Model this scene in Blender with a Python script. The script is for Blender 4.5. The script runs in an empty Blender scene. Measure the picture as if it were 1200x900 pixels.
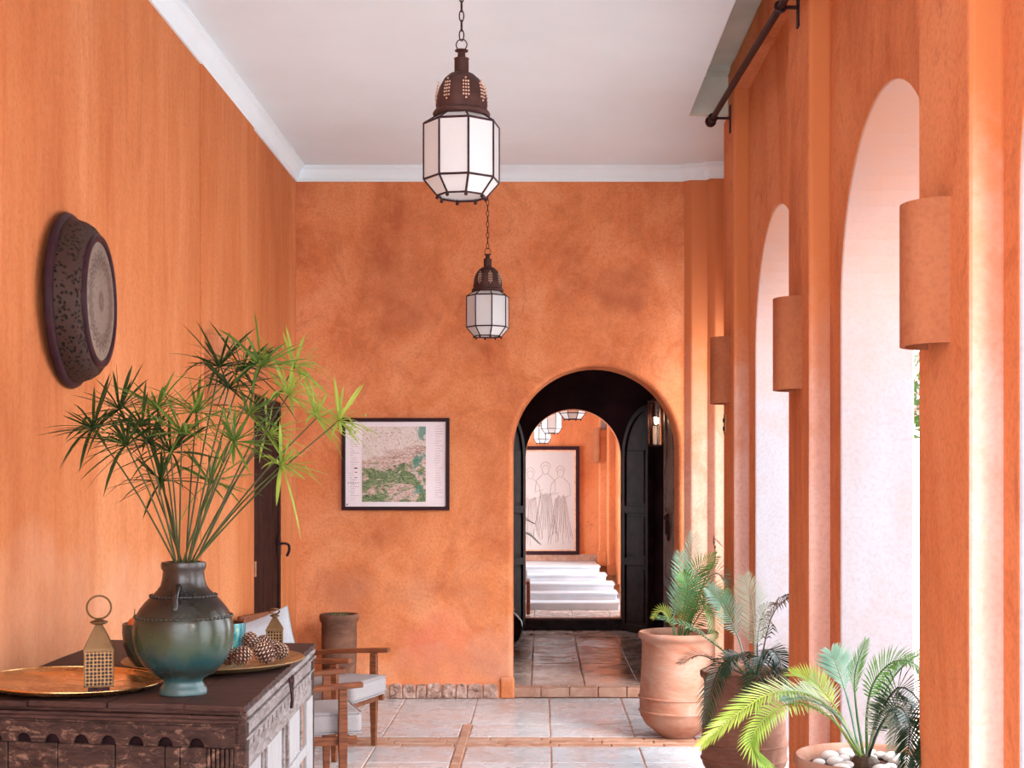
import bpy, math, random
from mathutils import Vector, Matrix
random.seed(7)
PI = math.pi
F = 1600.0; CX = 634.0; CY = 566.0; EYE = 1.5
S = bpy.context.scene
COL = S.collection

# ---------------------------------------------------------------- camera
cam_d = bpy.data.cameras.new('camera'); cam = bpy.data.objects.new('camera', cam_d); COL.objects.link(cam)
cam.location = (0, 0, EYE); cam.rotation_euler = (PI/2, 0, 0)
cam_d.sensor_width = 36; cam_d.lens = 36*F/1200
cam_d.shift_x = -(CX-600)/1200; cam_d.shift_y = (CY-450)/1200
cam_d.clip_start = 0.02; cam_d.clip_end = 200
S.camera = cam
# ---------------------------------------------------------------- world, sun, exposure
S.view_settings.view_transform = 'Standard'; S.view_settings.look = 'None'
S.view_settings.gamma = 1; S.view_settings.exposure = 0.62; S.view_settings.use_curve_mapping = False
W = bpy.data.worlds.new('sky'); S.world = W; W.use_nodes = True
bg = W.node_tree.nodes['Background']; bg.inputs[0].default_value = (.90, 0.95, 1.0, 1); bg.inputs[1].default_value = 5.0
sd = bpy.data.lights.new('sun', 'SUN'); sun = bpy.data.objects.new('sun', sd); COL.objects.link(sun)
sd.energy = 4.5; sd.angle = math.radians(30); sd.color = (1, .93, .88)
sun.rotation_euler = Vector((-.62, .80, -.62)).to_track_quat('-Z', 'Y').to_euler()
sun.location = (8, -8, 8)

# ---------------------------------------------------------------- helpers
def P(px, py, D):
    return Vector(((px-CX)/F*D, D, EYE+(CY-py)/F*D))
def link(o, parent=None):
    COL.objects.link(o)
    if parent: o.parent = parent
    return o
def tag(o, label=None, cat=None, group=None, kind=None):
    if label: o['label'] = label
    if cat: o['category'] = cat
    if group: o['group'] = group
    if kind: o['kind'] = kind
    return o
def thing(name, loc, label, cat, group=None, rz=0):
    o = bpy.data.objects.new(name, None); o.empty_display_size = .05; link(o)
    o.location = loc; o.rotation_euler = (0, 0, rz)
    return tag(o, label, cat, group)
def copy_tree(o, parent=None):
    c = o.copy(); COL.objects.link(c)
    if parent: c.parent = parent
    for ch in list(o.children): copy_tree(ch, c)
    return c
class MB:
    def __init__(s, off=(0, 0, 0)):
        s.v = []; s.f = []; s.mi = []; s.off = Vector(off); s.cur = 0
    def add(s, vs, fs):
        b = len(s.v)
        s.v += [Vector(p)-s.off for p in vs]
        for f in fs: s.f.append([b+i for i in f]); s.mi.append(s.cur)
    def box(s, x0, x1, y0, y1, z0, z1, M=None):
        vs = [Vector(p) for p in ((x0,y0,z0),(x1,y0,z0),(x1,y1,z0),(x0,y1,z0),(x0,y0,z1),(x1,y0,z1),(x1,y1,z1),(x0,y1,z1))]
        if M: vs = [M(p) if callable(M) else M @ p for p in vs]
        s.add(vs, [(0,3,2,1),(4,5,6,7),(0,1,5,4),(1,2,6,5),(2,3,7,6),(3,0,4,7)]); return s
    def prism(s, pts, fn, t0, t1):            # fn(a, b, t) -> point ; pts in (a, b)
        n = len(pts)
        vs = [fn(a, b, t0) for a, b in pts]+[fn(a, b, t1) for a, b in pts]
        s.add(vs, [list(range(n))[::-1], list(range(n, 2*n))]+[(i, (i+1) % n, n+(i+1) % n, n+i) for i in range(n)]); return s
    def lathe(s, prof, c=(0, 0, 0), seg=32, fr=None, a0=0, a1=2*PI, cap=True):
        c = Vector(c); full = abs(a1-a0-2*PI) < 1e-6; m = seg if full else seg+1
        vs = []
        for r, z in prof:
            for k in range(m):
                a = a0+(a1-a0)*k/seg
                rr = r*(fr(a, z) if fr else 1)
                vs.append(c+Vector((rr*math.cos(a), rr*math.sin(a), z)))
        fs = []
        for i in range(len(prof)-1):
            for k in range(seg if not full else m):
                k2 = (k+1) % m if full else k+1
                fs.append((i*m+k, i*m+k2, (i+1)*m+k2, (i+1)*m+k))
        if cap and full:
            fs.append(list(range(m))[::-1]); fs.append([(len(prof)-1)*m+k for k in range(m)])
        s.add(vs, fs); return s
    def tube(s, pts, r, seg=6, closed=False):
        pts = [Vector(p) for p in pts]; n = len(pts)
        rs = r if isinstance(r, (list, tuple)) else [r]*n
        vs = []; prev = None
        for i, p in enumerate(pts):
            if closed: t = pts[(i+1) % n]-pts[i-1]
            else: t = pts[min(i+1, n-1)]-pts[max(i-1, 0)]
            t.normalize()
            if prev is None:
                up = Vector((0, 0, 1)) if abs(t.z) < .9 else Vector((0, 1, 0))
                a = t.cross(up).normalized()
            else:
                a = (prev-t*prev.dot(t)).normalized()
            prev = a; b = t.cross(a)
            for k in range(seg):
                q = 2*PI*k/seg
                vs.append(p+(a*math.cos(q)+b*math.sin(q))*rs[i])
        fs = []
        for i in range(n if closed else n-1):
            j = (i+1) % n
            for k in range(seg):
                fs.append((i*seg+k, i*seg+(k+1) % seg, j*seg+(k+1) % seg, j*seg+k))
        if not closed:
            fs.append(list(range(seg))[::-1]); fs.append([(n-1)*seg+k for k in range(seg)])
        s.add(vs, fs); return s
    def sphere(s, c, r, seg=12, rings=8, sc=(1, 1, 1)):
        c = Vector(c); vs = []; fs = []
        for i in range(1, rings):
            a = PI*i/rings
            for k in range(seg):
                q = 2*PI*k/seg
                vs.append(c+Vector((r*sc[0]*math.sin(a)*math.cos(q), r*sc[1]*math.sin(a)*math.sin(q), -r*sc[2]*math.cos(a))))
        vs.append(c-Vector((0, 0, r*sc[2]))); vs.append(c+Vector((0, 0, r*sc[2])))
        for i in range(rings-2):
            for k in range(seg):
                fs.append((i*seg+k, i*seg+(k+1) % seg, (i+1)*seg+(k+1) % seg, (i+1)*seg+k))
        for k in range(seg):
            fs.append((len(vs)-2, (k+1) % seg, k)); fs.append((len(vs)-1, (rings-2)*seg+k, (rings-2)*seg+(k+1) % seg))
        s.add(vs, fs); return s
    def mesh(s, name, mats, smooth=False):
        me = bpy.data.meshes.new(name)
        me.from_pydata([tuple(p) for p in s.v], [], s.f)
        for m in (mats if isinstance(mats, (list, tuple)) else [mats]): me.materials.append(m)
        if any(s.mi): me.polygons.foreach_set('material_index', s.mi)
        me.polygons.foreach_set('use_smooth', [bool(smooth)]*len(s.f))
        me.validate(); me.update()
        return me
    def build(s, name, mats, parent=None, smooth=False, bevel=0, seg=2, auto=None):
        o = bpy.data.objects.new(name, s.mesh(name, mats, smooth)); link(o, parent)
        if bevel:
            b = o.modifiers.new('bevel', 'BEVEL'); b.width = bevel; b.segments = seg; b.limit_method = 'ANGLE'; b.angle_limit = math.radians(40)
        if auto is not None:
            o.data.set_sharp_from_angle(angle=math.radians(auto))
        return o
def curve(pts, n):                                  # catmull-rom
    pts = [Vector(p) for p in pts]; P_ = [pts[0]*2-pts[1]]+pts+[pts[-1]*2-pts[-2]]
    out = []; m = len(pts)-1
    for i in range(n):
        t = i/(n-1)*m; k = min(int(t), m-1); u = t-k
        a, b, c, d = P_[k:k+4]
        out.append(.5*((2*b)+(c-a)*u+(2*a-5*b+4*c-d)*u*u+(3*b-a-3*c+d)*u**3))
    return out

# ---------------------------------------------------------------- materials
class NT:
    def __init__(s, name):
        s.m = bpy.data.materials.new(name); s.m.use_nodes = True; s.t = s.m.node_tree
        s.b = s.t.nodes['Principled BSDF']; s.tc = s.n('ShaderNodeTexCoord')
    def n(s, k, **kw):
        x = s.t.nodes.new(k)
        for a, v in kw.items(): setattr(x, a, v)
        return x
    def l(s, a, b): s.t.links.new(a, b)
    def vec(s, scale=(1, 1, 1), world=False):
        mp = s.n('ShaderNodeMapping'); mp.inputs['Scale'].default_value = scale
        if world:
            g = s.n('ShaderNodeNewGeometry'); s.l(g.outputs['Position'], mp.inputs[0])
        else: s.l(s.tc.outputs['Object'], mp.inputs[0])
        return mp.outputs[0]
    def noise(s, scale, detail=4, vec=None, rough=.55, dist=0):
        x = s.n('ShaderNodeTexNoise'); x.inputs['Scale'].default_value = scale; x.inputs['Detail'].default_value = detail
        x.inputs['Roughness'].default_value = rough; x.inputs['Distortion'].default_value = dist
        s.l(vec or s.vec(), x.inputs['Vector']); return x.outputs['Fac']
    def voro(s, scale, vec=None, feature='F1', out='Distance'):
        x = s.n('ShaderNodeTexVoronoi'); x.inputs['Scale'].default_value = scale; x.feature = feature
        s.l(vec or s.vec(), x.inputs['Vector']); return x.outputs[out]
    def ramp(s, fac, stops):
        x = s.n('ShaderNodeValToRGB'); e = x.color_ramp.elements
        while len(e) < len(stops): e.new(.5)
        for i, (p, c) in enumerate(stops):
            e[i].position = p; e[i].color = (*c, 1) if isinstance(c, tuple) else (c, c, c, 1)
        s.l(fac, x.inputs[0]); return x.outputs[0]
    def mix(s, fac, a, b, mode='MIX'):
        x = s.n('ShaderNodeMix', data_type='RGBA', blend_type=mode)
        for sock, v in ((x.inputs[0], fac), (x.inputs[6], a), (x.inputs[7], b)):
            if isinstance(v, (int, float)): sock.default_value = v
            elif isinstance(v, tuple): sock.default_value = (*v, 1)
            else: s.l(v, sock)
        return x.outputs[2]
    def math(s, op, a, b=0.0, c=0.0):
        x = s.n('ShaderNodeMath', operation=op)
        for i, v in enumerate((a, b, c)):
            if isinstance(v, (int, float)): x.inputs[i].default_value = v
            else: s.l(v, x.inputs[i])
        return x.outputs[0]
    def sep(s, v):
        x = s.n('ShaderNodeSeparateXYZ'); s.l(v, x.inputs[0]); return x.outputs
    def col(s, c):
        if isinstance(c, tuple): s.b.inputs['Base Color'].default_value = (*c, 1)
        else: s.l(c, s.b.inputs['Base Color'])
        return s
    def bump(s, h, strength=.3, dist=.01):
        x = s.n('ShaderNodeBump'); x.inputs['Strength'].default_value = strength; x.inputs['Distance'].default_value = dist
        s.l(h, x.inputs['Height']); s.l(x.outputs[0], s.b.inputs['Normal']); return s
    def r(s, rough, metal=0, spec=None):
        if isinstance(rough, (int, float)): s.b.inputs['Roughness'].default_value = rough
        else: s.l(rough, s.b.inputs['Roughness'])
        s.b.inputs['Metallic'].default_value = metal
        if spec is not None: s.b.inputs['Specular IOR Level'].default_value = spec
        return s

def plaster(name, base, dark, light, stains=(), streak=.35, seed=0, bump=.4, light_fade=None):
    t = NT(name); v = t.vec((1, 1, streak), True); w = t.vec((1, 1, 1), True)
    big = t.noise(1.1+seed, 6, v, .6, .6)
    c = t.ramp(big, [(.36, dark), (.5, base), (.63, light)])
    mid = t.noise(5, 6, v, .65, .3)
    c = t.mix(t.ramp(mid, [(.45, 0.0), (.75, .45)]), c, light)
    c = t.mix(t.ramp(t.noise(3.3, 8, v if streak < .3 else w, .7, 1.5), [(.52, 0.0), (.68, .6)]), c, dark)
    c = t.mix(t.ramp(t.noise(10, 10, v, .75, .8), [(.46, 0.0), (.70, .35)]), c, light)
    fine = t.noise(60, 4, w)
    c = t.mix(t.ramp(fine, [(.34, .22), (.55, 0.0)]), c, tuple(x*.6 for x in dark))
    nz = t.n('ShaderNodeTexNoise'); nz.inputs['Scale'].default_value = 4; nz.inputs['Detail'].default_value = 6
    t.l(w, nz.inputs['Vector'])
    for (pos, rad, colr, k) in stains:
        va = t.n('ShaderNodeVectorMath', operation='MULTIPLY_ADD'); t.l(nz.outputs['Color'], va.inputs[0])
        va.inputs[1].default_value = (.55,)*3; va.inputs[2].default_value = tuple(-p-.275 for p in pos)
        a2 = t.n('ShaderNodeVectorMath', operation='ADD'); t.l(w, a2.inputs[0]); t.l(va.outputs[0], a2.inputs[1])
        ln = t.n('ShaderNodeVectorMath', operation='MULTIPLY'); t.l(a2.outputs[0], ln.inputs[0]); ln.inputs[1].default_value = tuple(1/r for r in rad)
        le = t.n('ShaderNodeVectorMath', operation='LENGTH'); t.l(ln.outputs[0], le.inputs[0])
        m = t.ramp(le.outputs['Value'], [(.0, k*.75), (.55, k*.55), (1.15, 0.0)]); m = t.math('MULTIPLY', m, t.ramp(t.noise(6, 8, w, .7), [(.3, .45), (.65, 1.0)]))
        c = t.mix(m, c, colr)
    if light_fade:      # light fade painted by height: base tone below, warmer tone above
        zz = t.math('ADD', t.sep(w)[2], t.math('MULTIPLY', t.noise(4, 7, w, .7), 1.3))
        c = t.mix(t.ramp(t.math('MULTIPLY', zz, .25), [(light_fade[1]*.25, 0.0), (light_fade[2]*.25, 1.0)]), c, light_fade[0])
    t.col(c); h = t.mix(.4, t.noise(9, 8, w, .65), fine)
    t.bump(h, bump, .012).r(.85, spec=.15)
    return t.m
OR = (.64, .212, .080); ORD = (.43, .120, .048); ORL = (.72, .285, .13)
BR = (.30, .12, .075)
M = {}
M['plaster'] = plaster('ochre_plaster', OR, ORD, ORL)
M['plaster_left'] = plaster('ochre_plaster_left', (.51, .165, .056), (.41, .118, .040), (.62, .245, .105), streak=.16,
    stains=[((-1.7, 4.6, 1.0), (.6, 1.2, .38), (.74, .42, .28), .5), ((-1.7, 5.8, .95), (.6, .8, .3), (.74, .42, .28), .5)])
M['plaster_back'] = plaster('ochre_plaster_back', (.66, .225, .088), (.48, .14, .055), (.76, .32, .155), streak=.8, seed=.5,
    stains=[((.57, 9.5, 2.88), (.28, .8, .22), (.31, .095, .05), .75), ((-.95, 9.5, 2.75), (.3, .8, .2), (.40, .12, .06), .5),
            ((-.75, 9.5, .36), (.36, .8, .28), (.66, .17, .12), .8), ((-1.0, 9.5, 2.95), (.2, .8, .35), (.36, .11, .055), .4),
            ((-.85, 9.5, .78), (.25, .8, .2), (.34, .12, .08), .55), ((-.25, 9.5, .3), (.28, .8, .25), (.70, .36, .27), .65),
            ((-1.38, 9.5, .78), (.28, .8, .2), (.36, .15, .10), .7), ((-.5, 9.5, .75), (.12, .8, .25), (.36, .12, .07), .5),
            ((-.6, 9.5, .2), (1.1, .8, .14), (.60, .30, .20), .5)])
M['limewash'] = plaster('pale_limewash', (0.211, 0.198, 0.218), (0.205, 0.165, 0.165), (0.224, 0.218, 0.244), streak=.4, bump=.08, light_fade=((.30, .155, .11), 2.3, 3.6))  # limewash reveals, with the warmer light near the top painted in
M['lit_pink'] = plaster('lit_pink_plaster', (.74, .46, .38), (.66, .34, .25), (.76, .54, .48), streak=.3, bump=.15, light_fade=((.62, .215, .080), 2.2, 3.1))  # ochre pier faces painted as if lit below and shaded above
M['lit_rose'] = plaster('lit_rose_plaster', (.56, .27, .19), (.48, .19, .12), (.62, .36, .28), streak=.3, bump=.15, light_fade=((.58, .20, .078), 2.2, 3.1))  # back wall end strips, light low down painted into the colour
M['terracotta_smooth'] = plaster('sconce_clay', (0.420, 0.143, 0.064), (0.315, 0.098, 0.045), (0.450, 0.173, 0.083), streak=1)
def simple(name, c, rough=.6, metal=0, var=.25, scale=20, bump=.15, spec=None):
    if spec is None and max(c) < .1: spec = .06
    t = NT(name); n = t.noise(scale, 5)
    t.col(t.mix(t.ramp(n, [(.35, 0.0), (.7, 1.0)]), tuple(x*(1-var) for x in c), tuple(min(1, x*(1+var)) for x in c)))
    t.bump(n, bump, .004).r(rough, metal, spec); return t.m
M['ceiling'] = simple('ceiling_white', (.70, .84, .92), .9, var=.03, scale=1.5, bump=.05)
M['cornice'] = simple('cornice_white', (.72, .86, .93), .7, var=.02, scale=4, bump=.05)
M['recess'] = simple('recess_board', (.62, .66, .60), .7, var=.1, scale=3, bump=.05)
M['iron'] = simple('dark_iron', (.05, .026, .03), .5, .6, var=.4, scale=60)
M['black_wood'] = simple('black_wood', (.034, .015, .017), .45, var=.4, scale=12)
M['dark_frame'] = simple('frame_black', (.035, .014, .018), .35, var=.2)
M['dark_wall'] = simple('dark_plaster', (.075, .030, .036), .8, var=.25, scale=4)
M['door'] = simple('door_wood', (.030, .012, .010), .6, var=.45, scale=10)
M['grey_door'] = simple('worn_door_wood', (.13, .08, .07), .5, var=.5, scale=18)
M['chrome'] = simple('pale_metal', (.6, .55, .5), .3, .9)
def wood(name, a, b, scale=6, stretch=(1, 12, 12), rough=.5, wear=None, bump=.4):
    t = NT(name); v = t.vec(stretch); n = t.noise(scale, 8, v, .6, 1.2)
    c = t.mix(t.ramp(n, [(.3, 0.0), (.7, 1.0)]), a, b)
    if wear:
        wn = t.noise(15, 10, t.vec((1, 1, 2)), .8, .8)
        c = t.mix(t.ramp(wn, [(wear[1], 0.0), (wear[1]+.1, wear[2])]), c, wear[0])
    t.col(c).bump(n, bump, .004).r(rough, spec=.2); return t.m
M['teak'] = wood('teak_wood', (.085, .026, .013), (.26, .085, .036), 5, rough=.42)
M['chest_dark'] = wood('old_chest_wood', (.018, .008, .008), (.07, .034, .028), 5, wear=((.26, .15, .11), .60, .7), rough=.6)
M['chest_front'] = wood('old_chest_front', (.012, .006, .006), (.055, .028, .022), 5, stretch=(3, 3, 10), wear=((.22, .125, .09), .53, .8), rough=.65)
M['chest_side'] = wood('bleached_wood', (.10, .075, .07), (.30, .27, .27), 5, stretch=(8, 2, 8), wear=((.05, .025, .02), .57, .8), rough=.75)
M['chest_panel'] = wood('white_bleached_panel', (0.280, 0.266, 0.273), (0.364, 0.364, 0.378), 5, stretch=(10, 10, 1.5), wear=((0.210, 0.147, 0.126), .68, .6), rough=.8)
M['chest_brown'] = wood('brown_inner_wood', (.20, .08, .04), (.38, .18, .10), 5, rough=.6)
M['fabric'] = simple('grey_linen', (.30, .28, .29), .95, var=.06, scale=120, bump=.3)
M['pillow'] = simple('pale_pillow', (0.345, 0.360, 0.390), .95, var=.05, scale=120, bump=.3)
def brass(name, c, rough=.25, metal=1.0, dirt=(.10, .045, .02)):
    t = NT(name); n = t.noise(9, 7, None, .7, .6)
    t.col(t.mix(t.ramp(n, [(.42, 0.0), (.65, 1.0)]), c, tuple(x*.55 for x in c)))
    t.r(t.ramp(n, [(.3, rough), (.7, rough+.22)]), metal); t.bump(t.noise(40, 4), .08, .003); return t.m
M['brass'] = brass('tray_brass', (.80, .50, .22), .16)
M['brass2'] = brass('dull_brass', (.50, .33, .17), .4)
M['lbrass'] = brass('lantern_brass', (.18, .10, .045), .45, .8)
def fretwork():
    t = NT('pierced_brass'); v = t.vec((1, 1, 1))
    d = t.voro(95, v); d.node.inputs['Randomness'].default_value = .12; ring = t.math('MULTIPLY', t.ramp(d, [(.40, 0.0), (.46, 1.0)]), 1.0)
    t.col(t.mix(ring, (.02, .010, .008), (.30, .16, .06))).r(.5, .5); t.bump(ring, .6, .003); return t.m
M['fret'] = fretwork()
M['dome'] = brass('lantern_dome', (.09, .040, .034), .55, .6)
def milk():
    t = NT('milk_glass'); n = t.noise(5, 4)
    t.col(t.mix(n, (.78, .80, .80), (.86, .90, .92))).r(.22)
    tr = t.n('ShaderNodeBsdfTranslucent'); tr.inputs[0].default_value = (.90, .92, .93, 1)
    mx = t.n('ShaderNodeMixShader'); mx.inputs[0].default_value = .45; out = t.t.nodes['Material Output']
    t.l(t.b.outputs[0], mx.inputs[1]); t.l(tr.outputs[0], mx.inputs[2]); t.l(mx.outputs[0], out.inputs[0])
    return t.m
M['milk'] = milk()
def clear():
    t = NT('clear_glass'); t.col((.9, .85, .8)).r(.08); t.b.inputs['Transmission Weight'].default_value = 1.0; return t.m
M['glass'] = clear()
def tile_mat(name, cols, rough=.22, sc=2.2, dirt=(.50, .38, .32)):
    t = NT(name); oi = t.n('ShaderNodeObjectInfo'); g = t.vec((1, 1, 1), True)
    ad = t.n('ShaderNodeVectorMath', operation='MULTIPLY_ADD'); ad.inputs[1].default_value = (9, 9, 9)
    t.l(oi.outputs['Random'], ad.inputs[0]); t.l(g, ad.inputs[2])
    n = t.noise(sc, 8, ad.outputs[0], .65, .9)
    c = t.ramp(n, [(.35, cols[0]), (.52, cols[1]), (.7, cols[2])])
    c = t.mix(t.math('MULTIPLY', oi.outputs['Random'], .2), c, dirt)
    w = t.noise(1.7, 7, g, .7, .5)
    c = t.mix(t.ramp(w, [(.52, 0.0), (.7, .5)]), c, dirt)
    t.col(c).r(t.ramp(t.noise(6, 5, g), [(.35, rough*.7), (.7, rough*2.0)])); t.bump(n, .05, .003); return t.m
M['tile'] = tile_mat('pale_floor_tile', ((.40, .42, .45), (.46, .51, .56), (.50, .57, .63)))
M['tile2'] = tile_mat('passage_floor_tile', ((.30, .21, .18), (.42, .33, .29), (.52, .43, .39)), .2)
M['brick'] = tile_mat('terracotta_paver', ((0.300, 0.135, 0.083), (0.405, 0.217, 0.143), (0.480, 0.315, 0.240)), .55, 9, (0.525, 0.390, 0.330))
M['grout'] = simple('earthy_grout', (.42, .22, .15), .9, var=.3, scale=15)
M['step'] = simple('white_step_stone', (.55, .59, .64), .3, var=.08, scale=5)
M['base_stone'] = tile_mat('worn_plinth_stone', ((.10, .045, .03), (.42, .27, .22), (.62, .50, .47)), .8, 22, (.20, .08, .05))
M['ground'] = simple('pale_garden_paving', (.72, .66, .64), .9, var=.08, scale=2)
def terracotta(name, a, b, l):
    t = NT(name); n = t.noise(3.2, 7, t.vec((1, 1, 1.6)), .65, .8); f = t.noise(14, 5, t.vec((1, 1, 5)))
    c = t.ramp(n, [(.33, a), (.52, b), (.7, l)]); c = t.mix(t.ramp(f, [(.5, 0.0), (.75, .35)]), c, l)
    t.col(c).bump(f, .25, .004).r(.8, spec=.2); return t.m
M['pot'] = terracotta('terracotta_pale', (0.302, 0.108, 0.061), (0.360, 0.187, 0.130), (0.389, 0.274, 0.230))
M['pot_brown'] = terracotta('terracotta_brown', (0.136, 0.056, 0.036), (0.216, 0.096, 0.064), (0.272, 0.152, 0.112))
M['pot_old'] = terracotta('old_clay', (.06, .028, .02), (.16, .075, .048), (.26, .13, .085))
M['soil'] = simple('soil', (.07, .035, .025), 1, var=.5, scale=50, bump=.8)
M['stone'] = simple('white_pebble', (.66, .60, .58), .7, var=.12, scale=12)
M['dark_glaze'] = simple('dark_glaze', (.03, .014, .016), .25, var=.3)
def vase_mat():
    t = NT('green_vase_glaze'); z = t.sep(t.vec())[2]
    nz = t.math('MULTIPLY', t.noise(7, 7, None, .65, 1.0), .16); h = t.math('ADD', z, t.math('SUBTRACT', nz, .08))
    c = t.ramp(t.math('MULTIPLY', h, 2.5), [(.0, (.055, .10, .105)), (.08, (.03, .085, .09)), (.15, (.022, .025, .02)), (.26, (.012, .045, .05)), (.38, (.024, .045, .024)), (.56, (.018, .019, .012)), (.68, (.010, .008, .008)), (1.0, (.028, .021, .017))])
    cr = t.ramp(t.noise(11, 9, None, .8, 1.5), [(.60, 0.0), (.66, .55)])
    low = t.ramp(z, [(.06, 1.0), (.16, 0.0)])
    c = t.mix(t.math('MULTIPLY', cr, low), c, (.42, .36, .27))
    t.col(c).r(t.ramp(t.noise(8, 5), [(.35, .2), (.7, .42)])).bump(t.noise(20, 5, t.vec((1, 1, 4))), .15, .004); return t.m
M['vase'] = vase_mat()
def turq(name, a, b, l):
    t = NT(name); n = t.noise(9, 7, None, .6, 1.6); t.col(t.ramp(n, [(.38, a), (.52, b), (.64, l)])).r(.2); t.bump(n, .1, .004); return t.m
M['turq'] = turq('turquoise_glaze', (.01, .09, .12), (.03, .25, .27), (.38, .46, .34))
M['dgreen'] = turq('dark_green_glaze', (.02, .022, .018), (.035, .045, .032), (.06, .075, .05))
M['bowl_in'] = simple('bowl_inside', (.07, .035, .025), .5)
M['orange'] = simple('orange_fruit', (0.576, 0.112, 0.024), .4)
M['cone'] = simple('pine_cone', (.12, .05, .035), .6, var=.4, scale=40)
M['cone_tip'] = simple('pine_cone_tip', (.60, .40, .30), .6, var=.2, scale=40)
def leafm(name, a, b, rough=.4, trans=.25):
    t = NT(name); n = t.noise(7, 3); t.col(t.mix(t.ramp(n, [(.35, 0.0), (.65, 1.0)]), a, b)).r(rough, spec=.25)
    tr = t.n('ShaderNodeBsdfTranslucent'); tr.inputs[0].default_value = (*[min(1, x*1.6) for x in b], 1)
    mx = t.n('ShaderNodeMixShader'); mx.inputs[0].default_value = trans; out = t.t.nodes['Material Output']
    t.l(t.b.outputs[0], mx.inputs[1]); t.l(tr.outputs[0], mx.inputs[2]); t.l(mx.outputs[0], out.inputs[0]); return t.m
M['pap_dark'] = leafm('papyrus_dark', (.012, .03, .008), (.035, .07, .018))
M['pap_mid'] = leafm('papyrus_green', (.05, .11, .02), (.13, .22, .04))
M['pap_light'] = leafm('papyrus_lime', (.16, .26, .035), (.34, .42, .08))
M['pap_stem'] = leafm('papyrus_stem', (.03, .045, .014), (.07, .09, .03), trans=.05)
M['cyc_lime'] = leafm('cycad_lime', (.12, .22, .03), (.32, .40, .07), .35)
M['cyc_green'] = leafm('cycad_green', (.03, .10, .025), (.09, .20, .05), .3)
M['cyc_blue'] = leafm('cycad_blue_green', (.06, .17, .11), (.22, .36, .27), .28)
M['cyc_dark'] = leafm('cycad_dark', (.006, .022, .012), (.02, .055, .025), .28, .1)
M['cyc_pale'] = leafm('cycad_pale', (.16, .20, .13), (.34, .36, .27), .4)
M['cyc_brown'] = leafm('cycad_dry', (.03, .016, .012), (.09, .05, .025), .6, .1)
M['flower'] = simple('pink_blossom', (.85, .50, .50), .7)
M['white_paper'] = simple('white_paper', (.80, .74, .78), .6, var=.02)

def struct(o): o['kind'] = 'structure'; return o

# ================================================================ SETTING
YB = 9.52; XL = -1.708; XP = 1.12; XW = 1.21; XO = 1.51
def arch_pts(c, r, sp, n=24):
    return [(c+r*math.cos(PI-PI*i/n), sp+r*math.sin(PI-PI*i/n)) for i in range(n+1)]
# floor slab and tiles
b = MB(); b.box(-1.95, 1.62, -.9, YB+.04, -.2, -.006)  # unseen rear end left open so sky light fills the room
floor = struct(b.build('floor', M['grout']))
def tile_mesh(name, w, d, h, mat, bev=.004):
    b = MB(); e = .004; k = bev
    lo = [(-w/2+e, -d/2+e), (w/2-e, -d/2+e), (w/2-e, d/2-e), (-w/2+e, d/2-e)]
    hi = [(x-math.copysign(k, x), y-math.copysign(k, y)) for x, y in lo]
    b.add([(x, y, -h) for x, y in lo]+[(x, y, -k) for x, y in lo]+[(x, y, 0) for x, y in hi],
          [(3, 2, 1, 0)]+[(i, (i+1) % 4, 4+(i+1) % 4, 4+i) for i in range(4)]+[(4+i, 4+(i+1) % 4, 8+(i+1) % 4, 8+i) for i in range(4)]+[(8, 9, 10, 11)])
    return b.mesh(name, mat)
TM = {}
def tile(x0, x1, y0, y1, z, mat, parent, name='tile', h=.03):
    k = (name, round(x1-x0, 3), round(y1-y0, 3), mat)
    if k not in TM: TM[k] = tile_mesh(name, x1-x0, y1-y0, h, M[mat])
    o = bpy.data.objects.new(name, TM[k]); link(o, parent)
    o.location = ((x0+x1)/2, (y0+y1)/2, z+random.uniform(-.0012, .0012))
    o.rotation_euler = (random.uniform(-.0012, .0012), random.uniform(-.0012, .0012), 0)
    return o
rows = [(8.50, 9.52), (8.07, 8.50), (7.33, 7.77), (6.89, 7.33)]
y = 6.89
while y > .3: rows.append((y-.30, y)); rows.append((y-.74, y-.30)); y -= .74+.44; rows.append((y, y+.44))
xs_t = [-1.95+.0]+[-1.44, -.94]; XS = -.487; XE = -.427
for i, (y0, y1) in enumerate(rows):
    strip = abs((y1-y0)-.30) < .01
    cols = [(-1.71, -1.44), (-1.44, -.94)]
    cols += [(-.94, -.44), (-.44, .055)] if i == 0 else [(-.94, XS), (XE, .055)]
    cols += [(.055, .555), (.555, 1.055), (1.055, 1.555)]
    if strip: continue
    for x0, x1 in cols: tile(x0, x1, y0, y1, 0, 'tile', floor)
for (y0, y1) in [(7.77, 8.07)]+[r for r in rows if abs((r[1]-r[0])-.30) < .01]:
    x = -1.7
    for r_ in range(3):
        x = -1.7-(.05*r_)
        while x < 1.5:
            tile(x, x+.30, y0+r_*.1, y0+r_*.1+.1, 0, 'brick', floor, 'brick'); x += .30
y = 8.50
while y > 0:
    tile(XS, XE, y-.24, y, .0015, 'brick', floor, 'brick'); y -= .24
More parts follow.
